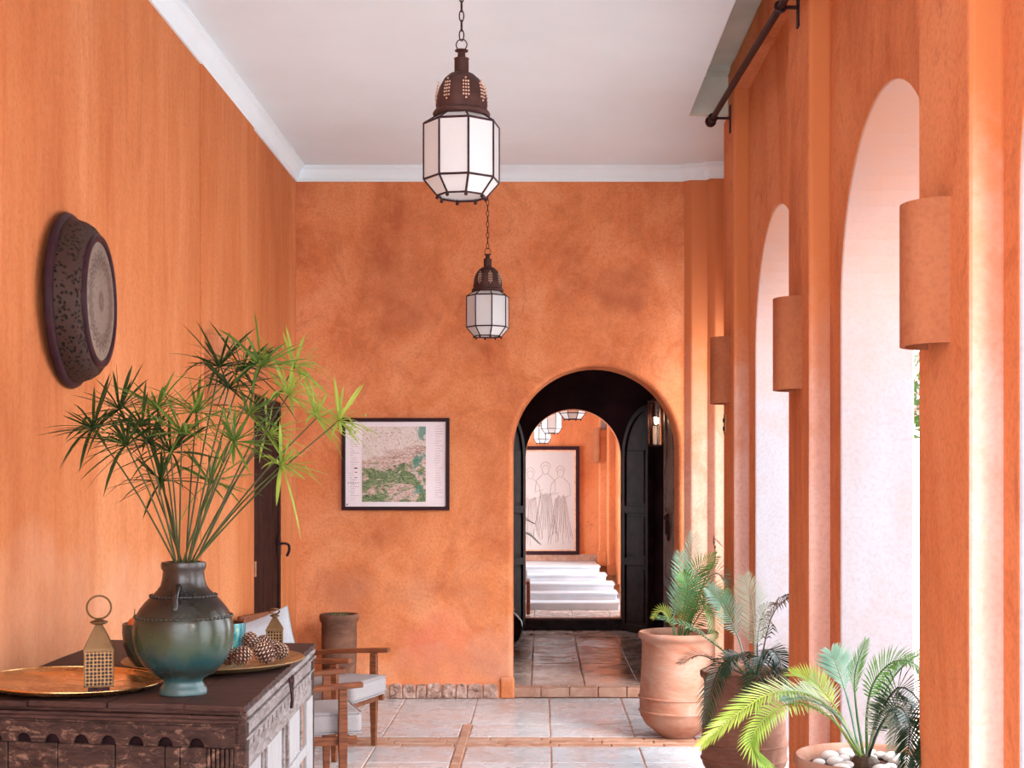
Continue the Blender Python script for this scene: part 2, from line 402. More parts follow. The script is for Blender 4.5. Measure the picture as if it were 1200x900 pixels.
# passage floor, riser, second gallery floor
b = MB(); b.box(-1.0, 1.45, YB+.045, 13.36, -.2, .06); pfloor = struct(b.build('floor', M['grout']))
xs = [-.83, -.45, -.07, .31, .69, 1.07, 1.40]; yy = [9.64, 10.24, 10.85, 11.46, 12.1, 12.72, 13.34]
for i in range(6):
    for j in range(6): tile(xs[i], xs[i+1], yy[j], yy[j+1], .066, 'tile2', pfloor)
x = -.2
while x < .95: tile(x, x+.20, YB+.05-.04, YB+.16-.04, .07, 'brick', pfloor, 'brick', .065); x += .2
b = MB(); b.box(-1.9, 1.6, 13.36, 20, -.2, .167); gfloor = struct(b.build('floor', M['step']))
for i in range(-3, 4):
    for j in range(2): tile(.31+.38*i-.38, .31+.38*i, 13.46+.41*j, 13.87+.41*j, .174, 'tile2', gfloor)
b = MB(); b.box(-.17, .80, 13.33, 13.46, .166, .18); struct(b.build('trim_1', M['teak'], bevel=.005))
for k in range(5):
    b = MB(); xr = (.815, .81, .79, .72, .66)[k]
    b.box(-1.7, xr, 14.28+.3*k, 16.6 if k == 4 else 14.28+.3*k+.42, .168 if k == 0 else .174+.077*k-.02, .174+.077*(k+1)-.006)
    b.box(-1.7, xr+.012, 14.262+.3*k, 14.28+.3*k+.42, .174+.077*(k+1)-.02, .174+.077*(k+1))
    o = b.build('step', M['step'], gfloor, bevel=.004)
# back wall with archway
b = MB()
AC, AR, AS = .381, .578, 1.736
out = [(-1.95, -.2), (AC-AR, -.2)]+arch_pts(AC, AR, AS, 32)+[(AC+AR, -.2), (1.9, -.2), (1.9, 4.1), (-1.95, 4.1)]
b.prism(out, lambda a, z, t: Vector((a, t, z)), YB, YB+.34)
struct(b.build('wall_back', M['plaster_back'], bevel=.035, seg=4))
# stepped pilasters on the right end of the back wall
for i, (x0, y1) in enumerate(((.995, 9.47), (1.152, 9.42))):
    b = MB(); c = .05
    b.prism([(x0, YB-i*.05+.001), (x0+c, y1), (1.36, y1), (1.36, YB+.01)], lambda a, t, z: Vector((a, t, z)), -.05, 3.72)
    struct(b.build('trim_2', M['lit_rose'], bevel=.012, seg=3))
# left wall
b = MB(); DY0, DY1, DZ = 8.13, 8.99, 2.03
out = [(-.9, -.2), (DY0, -.2), (DY0, DZ), (DY1, DZ), (DY1, -.2), (YB+.3, -.2), (YB+.3, 4.1), (-.9, 4.1)]
b.prism(out, lambda a, z, t: Vector((t, a, z)), XL, XL-.3)
struct(b.build('wall_left', M['plaster_left'], bevel=.01))
b = MB(); b.box(XL-.01, XL+.012, 6.84, 8.08, -.02, 3.62); struct(b.build('trim_3', M['plaster_left'], bevel=.012, seg=3))
# right wall (arcade)
PIL = [(-.85, -.36), (1.35, 1.84), (3.57, 4.06), (5.71, 6.19), (7.93, 8.38)]
ARC = [(.5, .68, 2.22), (2.765, .69, 2.22), (4.83, .69, 2.21), (7.02, .695, 2.225)]
b = MB(); out = [(-.9, -.2)]
for c, r, sp in ARC: out += [(c-r, -.2)]+arch_pts(c, r, sp, 32)+[(c+r, -.2)]
out += [(8.38, -.2), (8.38, 3.97), (-.9, 3.97)]
b.prism(out, lambda a, z, t: Vector((t, a, z)), XW, XO)
# reveal faces get limewash
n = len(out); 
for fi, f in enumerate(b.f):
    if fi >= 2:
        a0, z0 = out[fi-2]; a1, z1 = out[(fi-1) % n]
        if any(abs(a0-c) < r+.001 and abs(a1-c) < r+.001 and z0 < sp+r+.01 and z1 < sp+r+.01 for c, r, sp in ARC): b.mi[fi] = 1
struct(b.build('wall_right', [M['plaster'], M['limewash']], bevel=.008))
b = MB(); out = [(8.38, -.2), (8.52, -.2)]+arch_pts(8.92, .40, 2.5, 20)+[(9.32, -.2), (YB+.3, -.2), (YB+.3, 3.97), (8.38, 3.97)]
b.prism(out, lambda a, z, t: Vector((t, a, z)), 1.35, 1.6); b.box(1.21, 1.6, 8.36, 8.40, -.2, 3.97)
struct(b.build('wall_right', M['plaster'], bevel=.01))
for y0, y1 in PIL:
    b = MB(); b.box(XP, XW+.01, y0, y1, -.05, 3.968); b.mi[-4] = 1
    struct(b.build('trim_4', [M['plaster'], M['lit_pink']], bevel=.018, seg=3))
for i in range(len(PIL)-1):
    b = MB(); b.box(XP+.004, XW+.01, PIL[i][1]-.01, PIL[i+1][0]+.01, 3.79, 3.966); struct(b.build('trim_5', M['plaster'], bevel=.01))
# ceiling
b = MB(); b.box(-1.95, .887, -.9, YB+.1, 3.70, 3.98); b.box(.887, 1.9, 8.2, YB+.1, 3.70, 3.98)
struct(b.build('ceiling', M['ceiling']))
b = MB(); b.box(.887, 1.6, -.9, 8.2, 3.966, 4.0); b.box(.889, XW, 8.17, 8.199, 3.702, 3.966); b.box(.889, XP-.005, 8.05, 8.17, 3.93, 3.966)
struct(b.build('trim_6', M['recess']))
b = MB(); b.box(-2.05, 1.8, -.95, 16.9, 4.0, 4.2); struct(b.build('roof', M['ceiling']))  # unseen slab added to stop sun leaking in from above
# cornice
path = [(XL, -.88), (XL, YB), (.985, YB), (1.04, 9.47), (1.145, 9.47), (1.172, 9.42), (1.36, 9.42)]
prof = [(0, 3.60), (.012, 3.60), (.014, 3.612), (.020, 3.617), (.026, 3.64), (.042, 3.672), (.060, 3.684), (.064, 3.684), (.066, 3.69), (.074, 3.693), (.076, 3.702), (0, 3.702)]
def sweep(b, path, prof):
    n = len(path); k = len(prof); vs = []
    for i, p in enumerate(path):
        p = Vector(p); ds = []
        if i > 0: ds.append((p-Vector(path[i-1])).normalized())
        if i < n-1: ds.append((Vector(path[i+1])-p).normalized())
        ns = [Vector((d.y, -d.x)) for d in ds]
        m = ns[0] if len(ns) == 1 else (ns[0]+ns[1]).normalized()
        sc = 1/max(.35, m.dot(ns[0])); m = m*sc
        for q, z in prof: vs.append((p.x+m.x*q, p.y+m.y*q, z))
    fs = [list(range(k)), [(n-1)*k+j for j in range(k)][::-1]]
    for i in range(n-1):
        for j in range(k): fs.append((i*k+j, (i+1)*k+j, (i+1)*k+(j+1) % k, i*k+(j+1) % k))
    b.add(vs, fs)
b = MB(); sweep(b, path, prof); struct(b.build('trim_7', M['cornice'], smooth=True, auto=35))
# worn plinth on back wall: stones
b = MB(); b.box(-1.70, AC-AR-.004, YB-.012, YB+.01, -.02, .112); base = struct(b.build('baseboard_back', M['plaster_back'], bevel=.008))
x = -1.66
while x < -.30:
    w = random.uniform(.06, .12); h = random.uniform(.085, .108); bb = MB()
    pts = [(.0, .0), (w*.5, 0), (w, .0), (w, h*.5), (w-.006, h-.004), (w*.55, h), (.006, h-.006), (0, h*.5)]
    bb.prism(pts, lambda a, z, t: Vector((x+a, t, z+.002)), YB-.012-random.uniform(.008, .02), YB-.004)
    bb.build('stone', M['base_stone'], base, bevel=.006); x += w+.004
bb = MB(); bb.box(AC-AR-.085, AC-AR+.012, YB-.03, YB-.004, 0, .15); bb.build('stone', M['plaster_back'], base, bevel=.012)
b = MB(); b.box(XL-.005, XL+.012, -.88, 8.1, -.02, .112); struct(b.build('baseboard_left', M['plaster_left'], bevel=.005))
# garden ground outside
b = MB(); b.box(XO+.1, 40, -40, 60, -.4, -.05); b.box(-30, XO+.1, -40, -.95, -.4, -.05); struct(b.build('ground', M['ground']))

# ---------------- passage (dark)
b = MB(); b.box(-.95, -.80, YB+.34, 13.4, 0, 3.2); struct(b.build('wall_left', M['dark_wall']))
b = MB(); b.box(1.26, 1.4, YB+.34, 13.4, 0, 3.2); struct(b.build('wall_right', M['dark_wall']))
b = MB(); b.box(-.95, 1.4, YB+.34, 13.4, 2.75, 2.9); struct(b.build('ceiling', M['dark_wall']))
b = MB(); C2, R2, S2 = .3168, .468, 1.757
out = [(-2.0, -.1), (C2-R2, -.1)]+arch_pts(C2, R2, S2, 28)+[(C2+R2, -.1), (1.9, -.1), (1.9, 4.1), (-2.0, 4.1)]
b.prism(out, lambda a, z, t: Vector((a, t, z)), 13.42, 13.62)
struct(b.build('wall_back', M['plaster'], bevel=.02, seg=3))
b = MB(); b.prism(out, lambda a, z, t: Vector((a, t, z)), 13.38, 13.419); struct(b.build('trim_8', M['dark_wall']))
b = MB(); b.box(-.79, 1.25, 13.30, 13.379, .06, .162); struct(b.build('trim_9', M['black_wood'], bevel=.006))
# ---------------- second gallery
b = MB(); b.box(-2.0, 1.8, 16.6, 16.8, 0, 4.1); struct(b.build('wall_back', M['plaster'], bevel=.01))
b = MB(); b.box(-2.0, XL, 13.62, 13.9, 0, 4.1); b.box(-2.0, XL, 16.2, 16.6, 0, 4.1); b.box(-2.0, XL, 13.9, 16.2, 2.7, 4.1); struct(b.build('wall_left', M['plaster_left']))  # unseen side opened up to let more light into the gallery
b = MB(); b.box(1.35, 1.6, 16.1, 16.6, 0, 4.1); b.box(1.35, 1.6, 13.62, 13.7, 0, 4.1); b.box(1.35, 1.6, 13.7, 16.1, 3.0, 4.1); struct(b.build('wall_right', M['plaster']))  # opening added here to light the gallery
b = MB(); b.box(-2.0, 1.8, 13.62, 16.6, 3.7, 3.9); struct(b.build('ceiling', M['ceiling']))
for i, (x0, y0, z0) in enumerate(((.70, 16.42, .56), (.79, 16.0, .48), (.875, 15.6, .40))):
    b = MB(); b.box(x0, x0+.30, y0, 16.61, z0-.06, 3.7); struct(b.build('trim_10', M['plaster'], bevel=.015, seg=3))
    if i < 2:
        b = MB(); b.box(x0+.02, x0+.088, y0-.02, y0+.01, 2.14, 2.58-.1*i); struct(b.build('lit_patch_plate', M['limewash'], bevel=.01))  # pale plate stands in for a lit patch on the pilaster
        b = MB(); b.box(x0-.02, x0+.09, y0-.05, y0+.01, z0-.06, z0+.12-.06*i); struct(b.build('trim_12', M['plaster'], bevel=.01))
b = MB(); b.box(-1.7, .69, 16.575, 16.605, .55, .64); gb = struct(b.build('baseboard_back', M['plaster'], bevel=.003))
for k in range(22):
    bb = MB(); x = -.55+k*.057; bb.box(x, x+.052, 16.56, 16.58, .556, .636); bb.build('brick', M['brick'], gb)

# ================================================================ doors
# left wall door
b = MB(); dz0 = 0
b.box(XL-.09, XL-.035, DY0+.004, DY1-.004, 0, DZ-.004); door = struct(b.build('door_1', M['door'], bevel=.003))
for k in range(5):
    bb = MB(); w = (DY1-DY0-.1)/5; bb.box(XL-.036, XL-.018, DY0+.05+k*w+.003, DY0+.05+(k+1)*w-.003, .02, DZ-.06); bb.build('plank', M['door'], door, bevel=.003)
bb = MB(); bb.box(XL-.04, XL-.004, DY0+.004, DY0+.05, 0, DZ-.004); bb.box(XL-.04, XL-.004, DY1-.05, DY1-.004, 0, DZ-.004); bb.box(XL-.04, XL-.004, DY0+.05, DY1-.05, DZ-.06, DZ-.004)
bb.build('door_frame', M['door'], door, bevel=.004)
bb = MB(); bb.tube(curve([(XL-.01, 8.93, 1.10), (XL+.035, 8.93, 1.105), (XL+.055, 8.95, 1.09), (XL+.055, 8.96, 1.055), (XL+.04, 8.96, 1.02)], 14), .009, 6); bb.box(XL-.012, XL+.004, 8.905, 8.955, 1.04, 1.14)
bb.build('door_handle', M['iron'], door, smooth=False)
bb = MB(); bb.box(XL-.006, XL+.004, DY0+.012, DY0+.045, .94, 1.03); tag(bb.build('keyhole_plate', M['chrome'], door), 'small pale metal plate')

def leaf(name, hinge, ang, w, zs, ztop, label, mat='door', group=None, knocker=False, panels=((.10, .62), (.70, 1.12), (1.20, 1.60))):
    # local frame: x along leaf from hinge, y thickness ; arched (quarter-round) at the hinge-free corner
    o = thing(name, (hinge[0], hinge[1], zs), label, 'door', group, ang)
    H = ztop-zs; r = w
    n = 14; sp = H-r
    out = [(0, 0), (w, 0), (w, sp)]+[(r*math.cos(PI/2*i/n), sp+r*math.sin(PI/2*i/n)) for i in range(1, n+1)]
    # arch peak at x=0? flip so that free edge is the tall one
    out = [(w-a, z) for a, z in out]
    b = MB(); b.prism(out, lambda a, z, t: Vector((a, t, z)), -.02, .02); b.build('leaf_board', M[mat], o, bevel=.004)
    fr = MB()
    for y0, y1 in ((-.034, -.019), (.019, .034)):
        fr.box(.0, .05, y0, y1, 0, sp); fr.box(w-.05, w, y0, y1, 0, H-.02)
        for z0 in (0, .64, 1.14): fr.box(.05, w-.05, y0, y1, z0, z0+.07)
        arc = [(w-r*math.cos(PI/2*i/n), sp+r*math.sin(PI/2*i/n)) for i in range(n+1)]+[(w-(r-.055)*math.cos(PI/2*i/n), sp+(r-.055)*math.sin(PI/2*i/n)) for i in range(n, -1, -1)]
        fr.prism(arc, lambda a, z, t: Vector((a, t, z)), y0, y1)
    fr.build('leaf_frame', M[mat], o, bevel=.004)
    for z0, z1 in ((.09, .62), (.73, 1.12), (1.23, sp+.05)):
        for sgn in (-1, 1):
            b = MB(); b.box(.08, w-.08, min(sgn*.019, sgn*.028), max(sgn*.019, sgn*.028), z0+.01, z1-.01); b.build('panel', M[mat], o, bevel=.008)
    if knocker:
        b = MB(); b.tube([(w*.5+.03*math.cos(a), -.05-.006, 1.22+.045*math.sin(a)) for a in [2*PI*i/16 for i in range(16)]], .007, 6, True); b.sphere((w*.5, -.045, 1.27), .02); b.sphere((w*.5, -.045, 1.175), .014)
        b.build('knocker', M['iron'], o, smooth=True)
    return o
leaf('door_leaf', (.815, 13.27), math.radians(-62), .47, .07, 2.24, 'dark panelled arched door leaf folded open right of the far archway')
leaf('door_leaf', (-.18, 13.27), math.radians(-118), .47, .07, 2.24, 'dark panelled arched door leaf folded open left of the far archway')
o = leaf('door_leaf', (.99, 9.90), math.radians(91), .62, .07, 2.22, 'worn arched door leaf with iron knocker, open just inside the near archway', 'grey_door', knocker=False)
b = MB()
for y in (.3,):
    b.tube([(.3+.028*math.cos(a), .05, 1.10+.05*math.sin(a)) for a in [2*PI*i/16 for i in range(16)]], .008, 6, True); b.sphere((.3, .045, 1.17), .024); b.box(.27, .33, .03, .045, 1.0, 1.2)
b.build('knocker', M['iron'], o, smooth=True)
b = MB(); b.box(1.05, 1.12, 11.6, 11.7, .07, 1.95); struct(b.build('trim_13', M['teak'], bevel=.004))

# ================================================================ half-pipe wall sconces
def sconce(x, y, z0, z1, side, label, a=.115, p=.105):
    o = thing('wall_sconce', (x, y, z0), label, 'wall lamp', None, 0 if side > 0 else PI)
    H = z1-z0; b = MB(); n = 20
    outer = [(-p*math.sin(PI*i/n), a*math.cos(PI*i/n)) for i in range(n+1)]
    inner = [(-(p-.014)*math.sin(PI*i/n), (a-.014)*math.cos(PI*i/n)) for i in range(n, -1, -1)]
    b.prism(outer+inner, lambda u, v, t: Vector((u, v, t)), 0, H)
    b.prism(outer, lambda u, v, t: Vector((u, v, t)), H-.012, H-.0005) if False else None
    b.build('clay_shade', M['terracotta_smooth'], o, smooth=True, auto=40)
    b = MB(); b.box(-.05, 0, -.03, .03, H*.45, H*.5); b.lathe([(.02, H*.5), (.026, H*.6), (.01, H*.66)], (-.045, 0, 0), 10); b.build('lamp_holder', M['iron'], o)
    return o
sconce(XP, 3.85, 1.885, 2.285, 1, 'half-pipe clay wall lamp, nearest and largest on the arcade piers')
sconce(XP, 5.97, 1.905, 2.305, 1, 'half-pipe clay wall lamp on the second arcade pier, between the two tall arches')
sconce(XP, 8.19, 1.975, 2.37, 1, 'half-pipe clay wall lamp on the farthest arcade pier, above the small switch plate')
sconce(XL+.012, 6.99, 1.90, 2.25, -1, 'half-pipe clay wall lamp on the left wall behind the papyrus')
sconce(.70, 16.45, 1.74, 2.16, 1, 'small half-pipe clay lamp beyond the archways beside the tall framed drawing', .09, .07)
# switch plate
b = MB(); b.box(XP-.008, XP, 8.24, 8.33, 1.80, 1.92); o = b.build('switch_plate', M['brass2'], bevel=.003)
tag(o, 'small brass switch plate on the farthest arcade pier below the clay lamp', 'switch plate')
for z in (1.83, 1.88):
    bb = MB(); bb.box(XP-.016, XP-.007, 8.27, 8.30, z-.012, z+.012); bb.build('switch', M['iron'], o)

# ================================================================ curtain rod
o = thing('curtain_rod', (1.014, 8.15, 3.66), 'black iron curtain rod on brackets along the top of the arcade', 'curtain rod')
A = Vector((1.014, 8.15, 3.66)); Bp = Vector((1.066, 3.7, 3.476))
b = MB(o.location); b.tube([A, Bp], .017, 10); b.build('rod', M['iron'], o, smooth=True, auto=40)
b = MB(o.location); b.sphere(A+Vector((0, .01, 0)), .034); b.build('finial', M['iron'], o, smooth=True)
for yb in (8.06, 5.93, 3.8):
    zz = 3.66-(8.15-yb)*.04135; xr = 1.014+(8.15-yb)*.0117; zz -= .0
    b = MB(o.location); b.box(xr, XP+.001, yb-.008, yb+.008, zz-.009, zz+.003); b.box(XP-.008, XP, yb-.02, yb+.02, zz-.09, zz+.07)
    b.tube([(xr+.024*math.cos(2*PI*i/12), yb, zz+.024*math.sin(2*PI*i/12)) for i in range(12)], .006, 5, True)
    b.build('bracket', M['iron'], o)

# ================================================================ pendant lanterns
def pendant(loc, zceil, label, rot=math.radians(-6), sc=1.0, group=None):
    # origin = body bottom centre
    o = thing('pendant_lantern', loc, label, 'lantern', group, rot)
    R = .136*sc; n = 8; A0 = PI/8
    def ring(r, z): return [Vector((r*math.cos(A0+2*PI*i/n-PI/2), r*math.sin(A0+2*PI*i/n-PI/2), z)) for i in range(n)]
    Z = [k*sc for k in (-.055, 0, .198, .232)]; Rr = [.088*sc, R, R, .082*sc]
    rg = [ring(r, z) for r, z in zip(Rr, Z)]
    for lv in range(3):
        for i in range(n):
            j = (i+1) % n; q = [rg[lv][i], rg[lv][j], rg[lv+1][j], rg[lv+1][i]]
            c = sum(q, Vector())/4; inn = Vector((c.x, c.y, 0)).normalized()*.003
            b = MB(); q2 = [c+(p-c)*.96 for p in q]
            b.add(q2+[p-inn for p in q2], [(0, 1, 2, 3), (7, 6, 5, 4), (0, 4, 5, 1), (1, 5, 6, 2), (2, 6, 7, 3), (3, 7, 4, 0)])
            b.build('glass_pane', M['milk'], o)
    b = MB(); w = .0042*sc
    for lv in range(4): b.tube(rg[lv], w, 5, True)
    for lv in range(3):
        for i in range(n): b.tube([rg[lv][i], rg[lv+1][i]], w, 5)
    for i in range(n): b.sphere(rg[0][i]-Vector((0, 0, .008*sc)), .007*sc, 6, 4)
    b.build('metal_frame', M['iron'], o)
    b = MB(); b.lathe([(.0, -.050*sc), (.082*sc, -.050*sc), (.082*sc, -.047*sc), (0, -.047*sc)], (0, 0, 0), 8, a0=A0-PI/2, a1=A0-PI/2+2*PI, cap=False); b.build('base_glass', M['milk'], o)
    b = MB(); b.lathe([(r*sc, z*sc) for r, z in ((.086, .226), (.099, .228), (.103, .238), (.099, .246), (.090, .250))], seg=32); b.build('rim_band', M['dome'], o, smooth=True, auto=60)
    b = MB(); fr = lambda a, z: 1+.035*abs(math.cos(4*a))
    b.lathe([(r*sc, z*sc) for r, z in ((.088, .248), (.090, .275), (.086, .305), (.077, .335), (.062, .362), (.042, .380), (.028, .386))], seg=48, fr=fr)
    dm = b.build('dome', M['dome'], o, smooth=True, auto=60)
    b = MB()
    for k in range(8):
        a = 2*PI*k/8+PI/8-PI/2
        for rr in range(7):
            for s_ in range(-1, 2):
                if abs(s_) == 1 and rr in (0, 6): continue
                aa = a+s_*.10; z = (.275+rr*.012)*sc; rad = (.0925-max(0, rr-2)*.0022)*sc
                b.sphere((rad*math.cos(aa), rad*math.sin(aa), z), .0036*sc, 5, 4)
    tag(b.build('pierced_hole', M['cone_tip'], dm), kind='stuff')
    b = MB(); b.lathe([(r*sc, z*sc) for r, z in ((.026, .382), (.026, .435), (.028, .437), (.015, .440), (.013, .462), (.024, .464), (.024, .467), (.004, .470))], seg=16); b.build('neck', M['dome'], o, smooth=True, auto=40)
    b = MB(); b.tube([Vector((.02*sc*math.cos(a), 0, (.487+.02*math.sin(a))*sc)) for a in [2*PI*i/14 for i in range(14)]], .0022*sc, 5, True)
    b.build('ring', M['iron'], o)
    b = MB(); z = .50*sc; k = 0; top = zceil-loc[2]-.02; L = .042*sc
    while z < top:
        pts = [Vector((.0085*sc*math.cos(a), 0, L*.5+L*.5*math.sin(a))) for a in [2*PI*i/10 for i in range(10)]]
        if k % 2: pts = [Vector((0, p.x, p.z)) for p in pts]
        b.tube([p+Vector((0, 0, z)) for p in pts], .0024*sc, 5, True); z += L*.82; k += 1
    tag(b.build('chain', M['iron'], o), kind='stuff')
    b = MB(); b.lathe([(.05, top+.021), (.045, top+.008), (.012, top-.01)], seg=16); b.build('ceiling_rose', M['iron'], o, smooth=True, auto=40)
    return o
pendant((-.284, 4.88, 2.579), 3.70, 'large milk-glass octagonal lantern hanging nearest, with a pierced metal dome', math.radians(-9))
pendant((-.34, 8.70, 2.489), 3.70, 'milk-glass octagonal lantern with dark dome hanging close to the far wall', math.radians(-9))
pendant((.325, 14.05, 2.215), 3.70, 'beige glass lantern clipped by the top of the far archway', 0, 1.05)
pendant((.117, 15.0, 2.095), 3.70, 'white glass lantern hanging left of the beige one beyond the archways', 0, .88)
pendant((.015, 15.7, 2.00), 3.70, 'leftmost and smallest white glass lantern beyond the archways', 0, .78)

# wall candle lantern in the passage
o = thing('candle_sconce', (.93, 11.0, 1.80), 'lit glass wall lantern with iron bars in the dark passage', 'lantern')
b = MB(); b.lathe([(.062, .012), (.062, .355)], seg=12, cap=False); b.build('glass_cylinder', M['glass'], o, smooth=True)
b = MB()
for k in range(8):
    a = 2*PI*k/8; b.tube([(.068*math.cos(a), .068*math.sin(a), 0), (.068*math.cos(a), .068*math.sin(a), .36)], .0035, 4)
for z in (.0, .36): b.lathe([(.074, z-.006), (.074, z+.006)], seg=16)
b.lathe([(.05, .366), (.02, .385), (.006, .40)], seg=12)
b.box(.06, .33, -.012, .012, .20, .225); b.build('iron_cage', M['iron'], o)
b = MB(); b.lathe([(.02, .006), (.02, .16)], seg=12); b.build('candle', M['white_paper'], o)
t = NT('flame'); t.b.inputs['Emission Color'].default_value = (1, .62, .35, 1); t.b.inputs['Emission Strength'].default_value = 30; M['flame'] = t.m
b = MB(); b.sphere((0, 0, .20), .013, 10, 8, (1, 1, 2.2)); b.build('flame', M['flame'], o, smooth=True)
pl = bpy.data.lights.new('candle_light', 'POINT'); pl.energy = 1.2; pl.color = (1, .62, .35); pl.shadow_soft_size = .02
po = bpy.data.objects.new('candle_light', pl); COL.objects.link(po); po.location = (.88, 10.9, 2.02)

# ================================================================ framed map
def map_mat():
    t = NT('topographic_map'); v = t.vec((1, 1, 1)); X, Y, Z = t.sep(v)
    wv = t.n('ShaderNodeMapping'); wv.inputs['Rotation'].default_value = (0, math.radians(38), 0); wv.inputs['Scale'].default_value = (1, 1, 2.0)
    t.l(t.tc.outputs['Object'], wv.inputs[0])
    ridg = t.noise(22, 10, wv.outputs[0], .8, 2.2)
    big = t.noise(4.5, 7, wv.outputs[0], .65, 1.2)
    base = t.ramp(ridg, [(.38, (.12, .05, .035)), (.48, (.50, .33, .26)), (.56, (.66, .56, .54))])
    green = t.ramp(ridg, [(.40, (.03, .05, .02)), (.50, (.11, .19, .07)), (.60, (.34, .38, .20))])
    # greens concentrate lower left, right
    g1 = t.math('ADD', big, t.math('MULTIPLY', t.math('SUBTRACT', -.02, Z), .55))
    gm = t.ramp(g1, [(.50, 0.0), (.56, 1.0)])
    c = t.mix(gm, base, green)
    # pale mountain band upper left
    up = t.math('ADD', Z, t.math('MULTIPLY', X, -.35)); up = t.math('ADD', up, t.math('MULTIPLY', t.math('SUBTRACT', big, .5), .25))
    fine = t.noise(55, 6, v, .7, 2.0); pale = t.ramp(fine, [(.40, (.34, .17, .12)), (.47, (.68, .60, .57)), (.56, (.70, .64, .61)), (.64, (.44, .44, .32))])
    c = t.mix(t.ramp(up, [(.075, 0.0), (.10, 1.0)]), c, pale)
    teal = t.mix(t.ramp(t.math('ADD', X, t.math('MULTIPLY', t.noise(9, 5), .2)), [(.24, 0.0), (.26, .8)]), c, (.03, .22, .16))
    c = t.mix(t.ramp(t.noise(11, 4), [(.5, 0.0), (.55, 1.0)]), c, teal)
    t.col(c).r(.5); return t.m
x0, x1, z0, z1 = -1.387, -.637, 1.31, 1.952; cx = (x0+x1)/2; cz = (z0+z1)/2
o = thing('framed_map', (cx, YB, z0), 'framed relief map in a thin black frame on the far wall', 'picture')
b = MB((cx, YB, z0)); w = .026
for a in ((x0, x1, z1-w, z1), (x0, x1, z0, z0+w), (x0, x0+w, z0+w, z1-w), (x1-w, x1, z0+w, z1-w)): b.box(a[0], a[1], YB-.03, YB, a[2], a[3])
b.build('frame', M['dark_frame'], o, bevel=.003)
b = MB((cx, YB, z0)); b.box(x0+w, x1-w, YB-.014, YB-.002, z0+w, z1-w); b.build('paper', M['white_paper'], o)
mo = bpy.data.objects.new('map_print', None)
bb = MB(); bb.box(-.222, .222, -.0165, -.0145, -.262, .262); mp = bb.build('map_print', map_mat(), o); mp.location = (cx-.012-cx+.0, 0, cz-z0+.0)
bpy.data.objects.remove(mo)
M['ink'] = simple('ink', (.10, .07, .08), .7); M['ink_pale'] = simple('ink_pale', (.52, .40, .42), .7)
b = MB((cx, YB, z0))
for k in range(34):
    zz = z1-.06-k*.0155; ww = random.uniform(.02, .07); xx = x0+.045+random.uniform(0, .02)
    b.box(xx, xx+ww, YB-.0152, YB-.0142, zz, zz+.0035)
for k in range(30):
    zz = z1-.06-k*.017; ww = random.uniform(.02, .06); b.box(x1-.10, x1-.10+ww, YB-.0152, YB-.0142, zz, zz+.003)
b.build('legend_text', M['ink_pale'], o)
b = MB((cx, YB, z0)); b.box(-1.30, -1.278, YB-.0153, YB-.0142, 1.598, 1.608); b.box(-1.297, -1.28, YB-.0153, YB-.0142, 1.572, 1.578); b.box(-1.30, -1.28, YB-.0153, YB-.0142, 1.535, 1.54)
for k in range(5): b.box(-1.345+k*.017, -1.338+k*.017, YB-.0153, YB-.0142, 1.497, 1.503)
b.box(-1.355, -1.346, YB-.0153, YB-.0142, 1.345, 1.355); b.build('legend_marks', M['ink'], o)

# far framed drawing
o = thing('framed_drawing', (.06, 16.6, .63), 'tall framed pale sketch of robed figures beyond the archways', 'picture')
L = o.location; b = MB(L); xa, xb, za, zb = -.62, .467, .63, 1.946; w = .045
for a in ((xa, xb, zb-w, zb), (xa, xb, za, za+w), (xa, xa+w, za+w, zb-w), (xb-w, xb, za+w, zb-w)): b.box(a[0], a[1], 16.55, 16.6, a[2], a[3])
b.build('frame', M['dark_frame'], o, bevel=.004)
b = MB(L); b.box(xa+w, xb-w, 16.57, 16.598, za+w, zb-w); b.build('paper', simple('drawing_paper', (.50, .46, .45), .7, var=.04, scale=3), o)
b = MB(L); w2 = .02
for a in ((xa+w, xb-w, zb-w-w2, zb-w), (xb-w-w2, xb-w, za+w, zb-w-w2), (xa+w, xb-w-w2, za+w, za+w+.015)): b.box(a[0], a[1], 16.562, 16.572, a[2], a[3])
b.build('mount', simple('mount_orange', (.72, .40, .26), .7), o)
b = MB(L); rnd = random.Random(3)
def stroke(pts, r=.0020): b.tube([(x, 16.569, z) for x, z in pts], r, 4)
for (fx, fz, s_) in ((.055, 1.66, 1), (.235, 1.62, .9), (-.13, 1.60, .9)):
    stroke([(fx+.042*s_*math.cos(a), fz+.055*s_*math.sin(a)) for a in [2*PI*i/14 for i in range(15)]])
    stroke([(fx+.06*s_*math.cos(a), fz+.02+.075*s_*math.sin(a)) for a in [PI*i/10 for i in range(11)]])
    stroke([(fx-.03, fz-.05), (fx-.11, fz-.13), (fx-.13, fz-.27), (fx-.02, fz-.24)]); stroke([(fx+.03, fz-.05), (fx+.11, fz-.13), (fx+.12, fz-.27), (fx+.03, fz-.30)])
    for k in range(13):
        u = (k-6)/6; zt = fz-.26-rnd.uniform(0, .05); zb_ = fz-.72-rnd.uniform(0, .15)
        stroke([(fx+u*.06, zt), (fx+u*.10+rnd.uniform(-.01, .01), (zt+zb_)/2), (fx+u*.15+rnd.uniform(-.01, .01), zb_)], .0022)
b.build('pencil_lines', simple('pencil', (.33, .27, .25), .8), o)

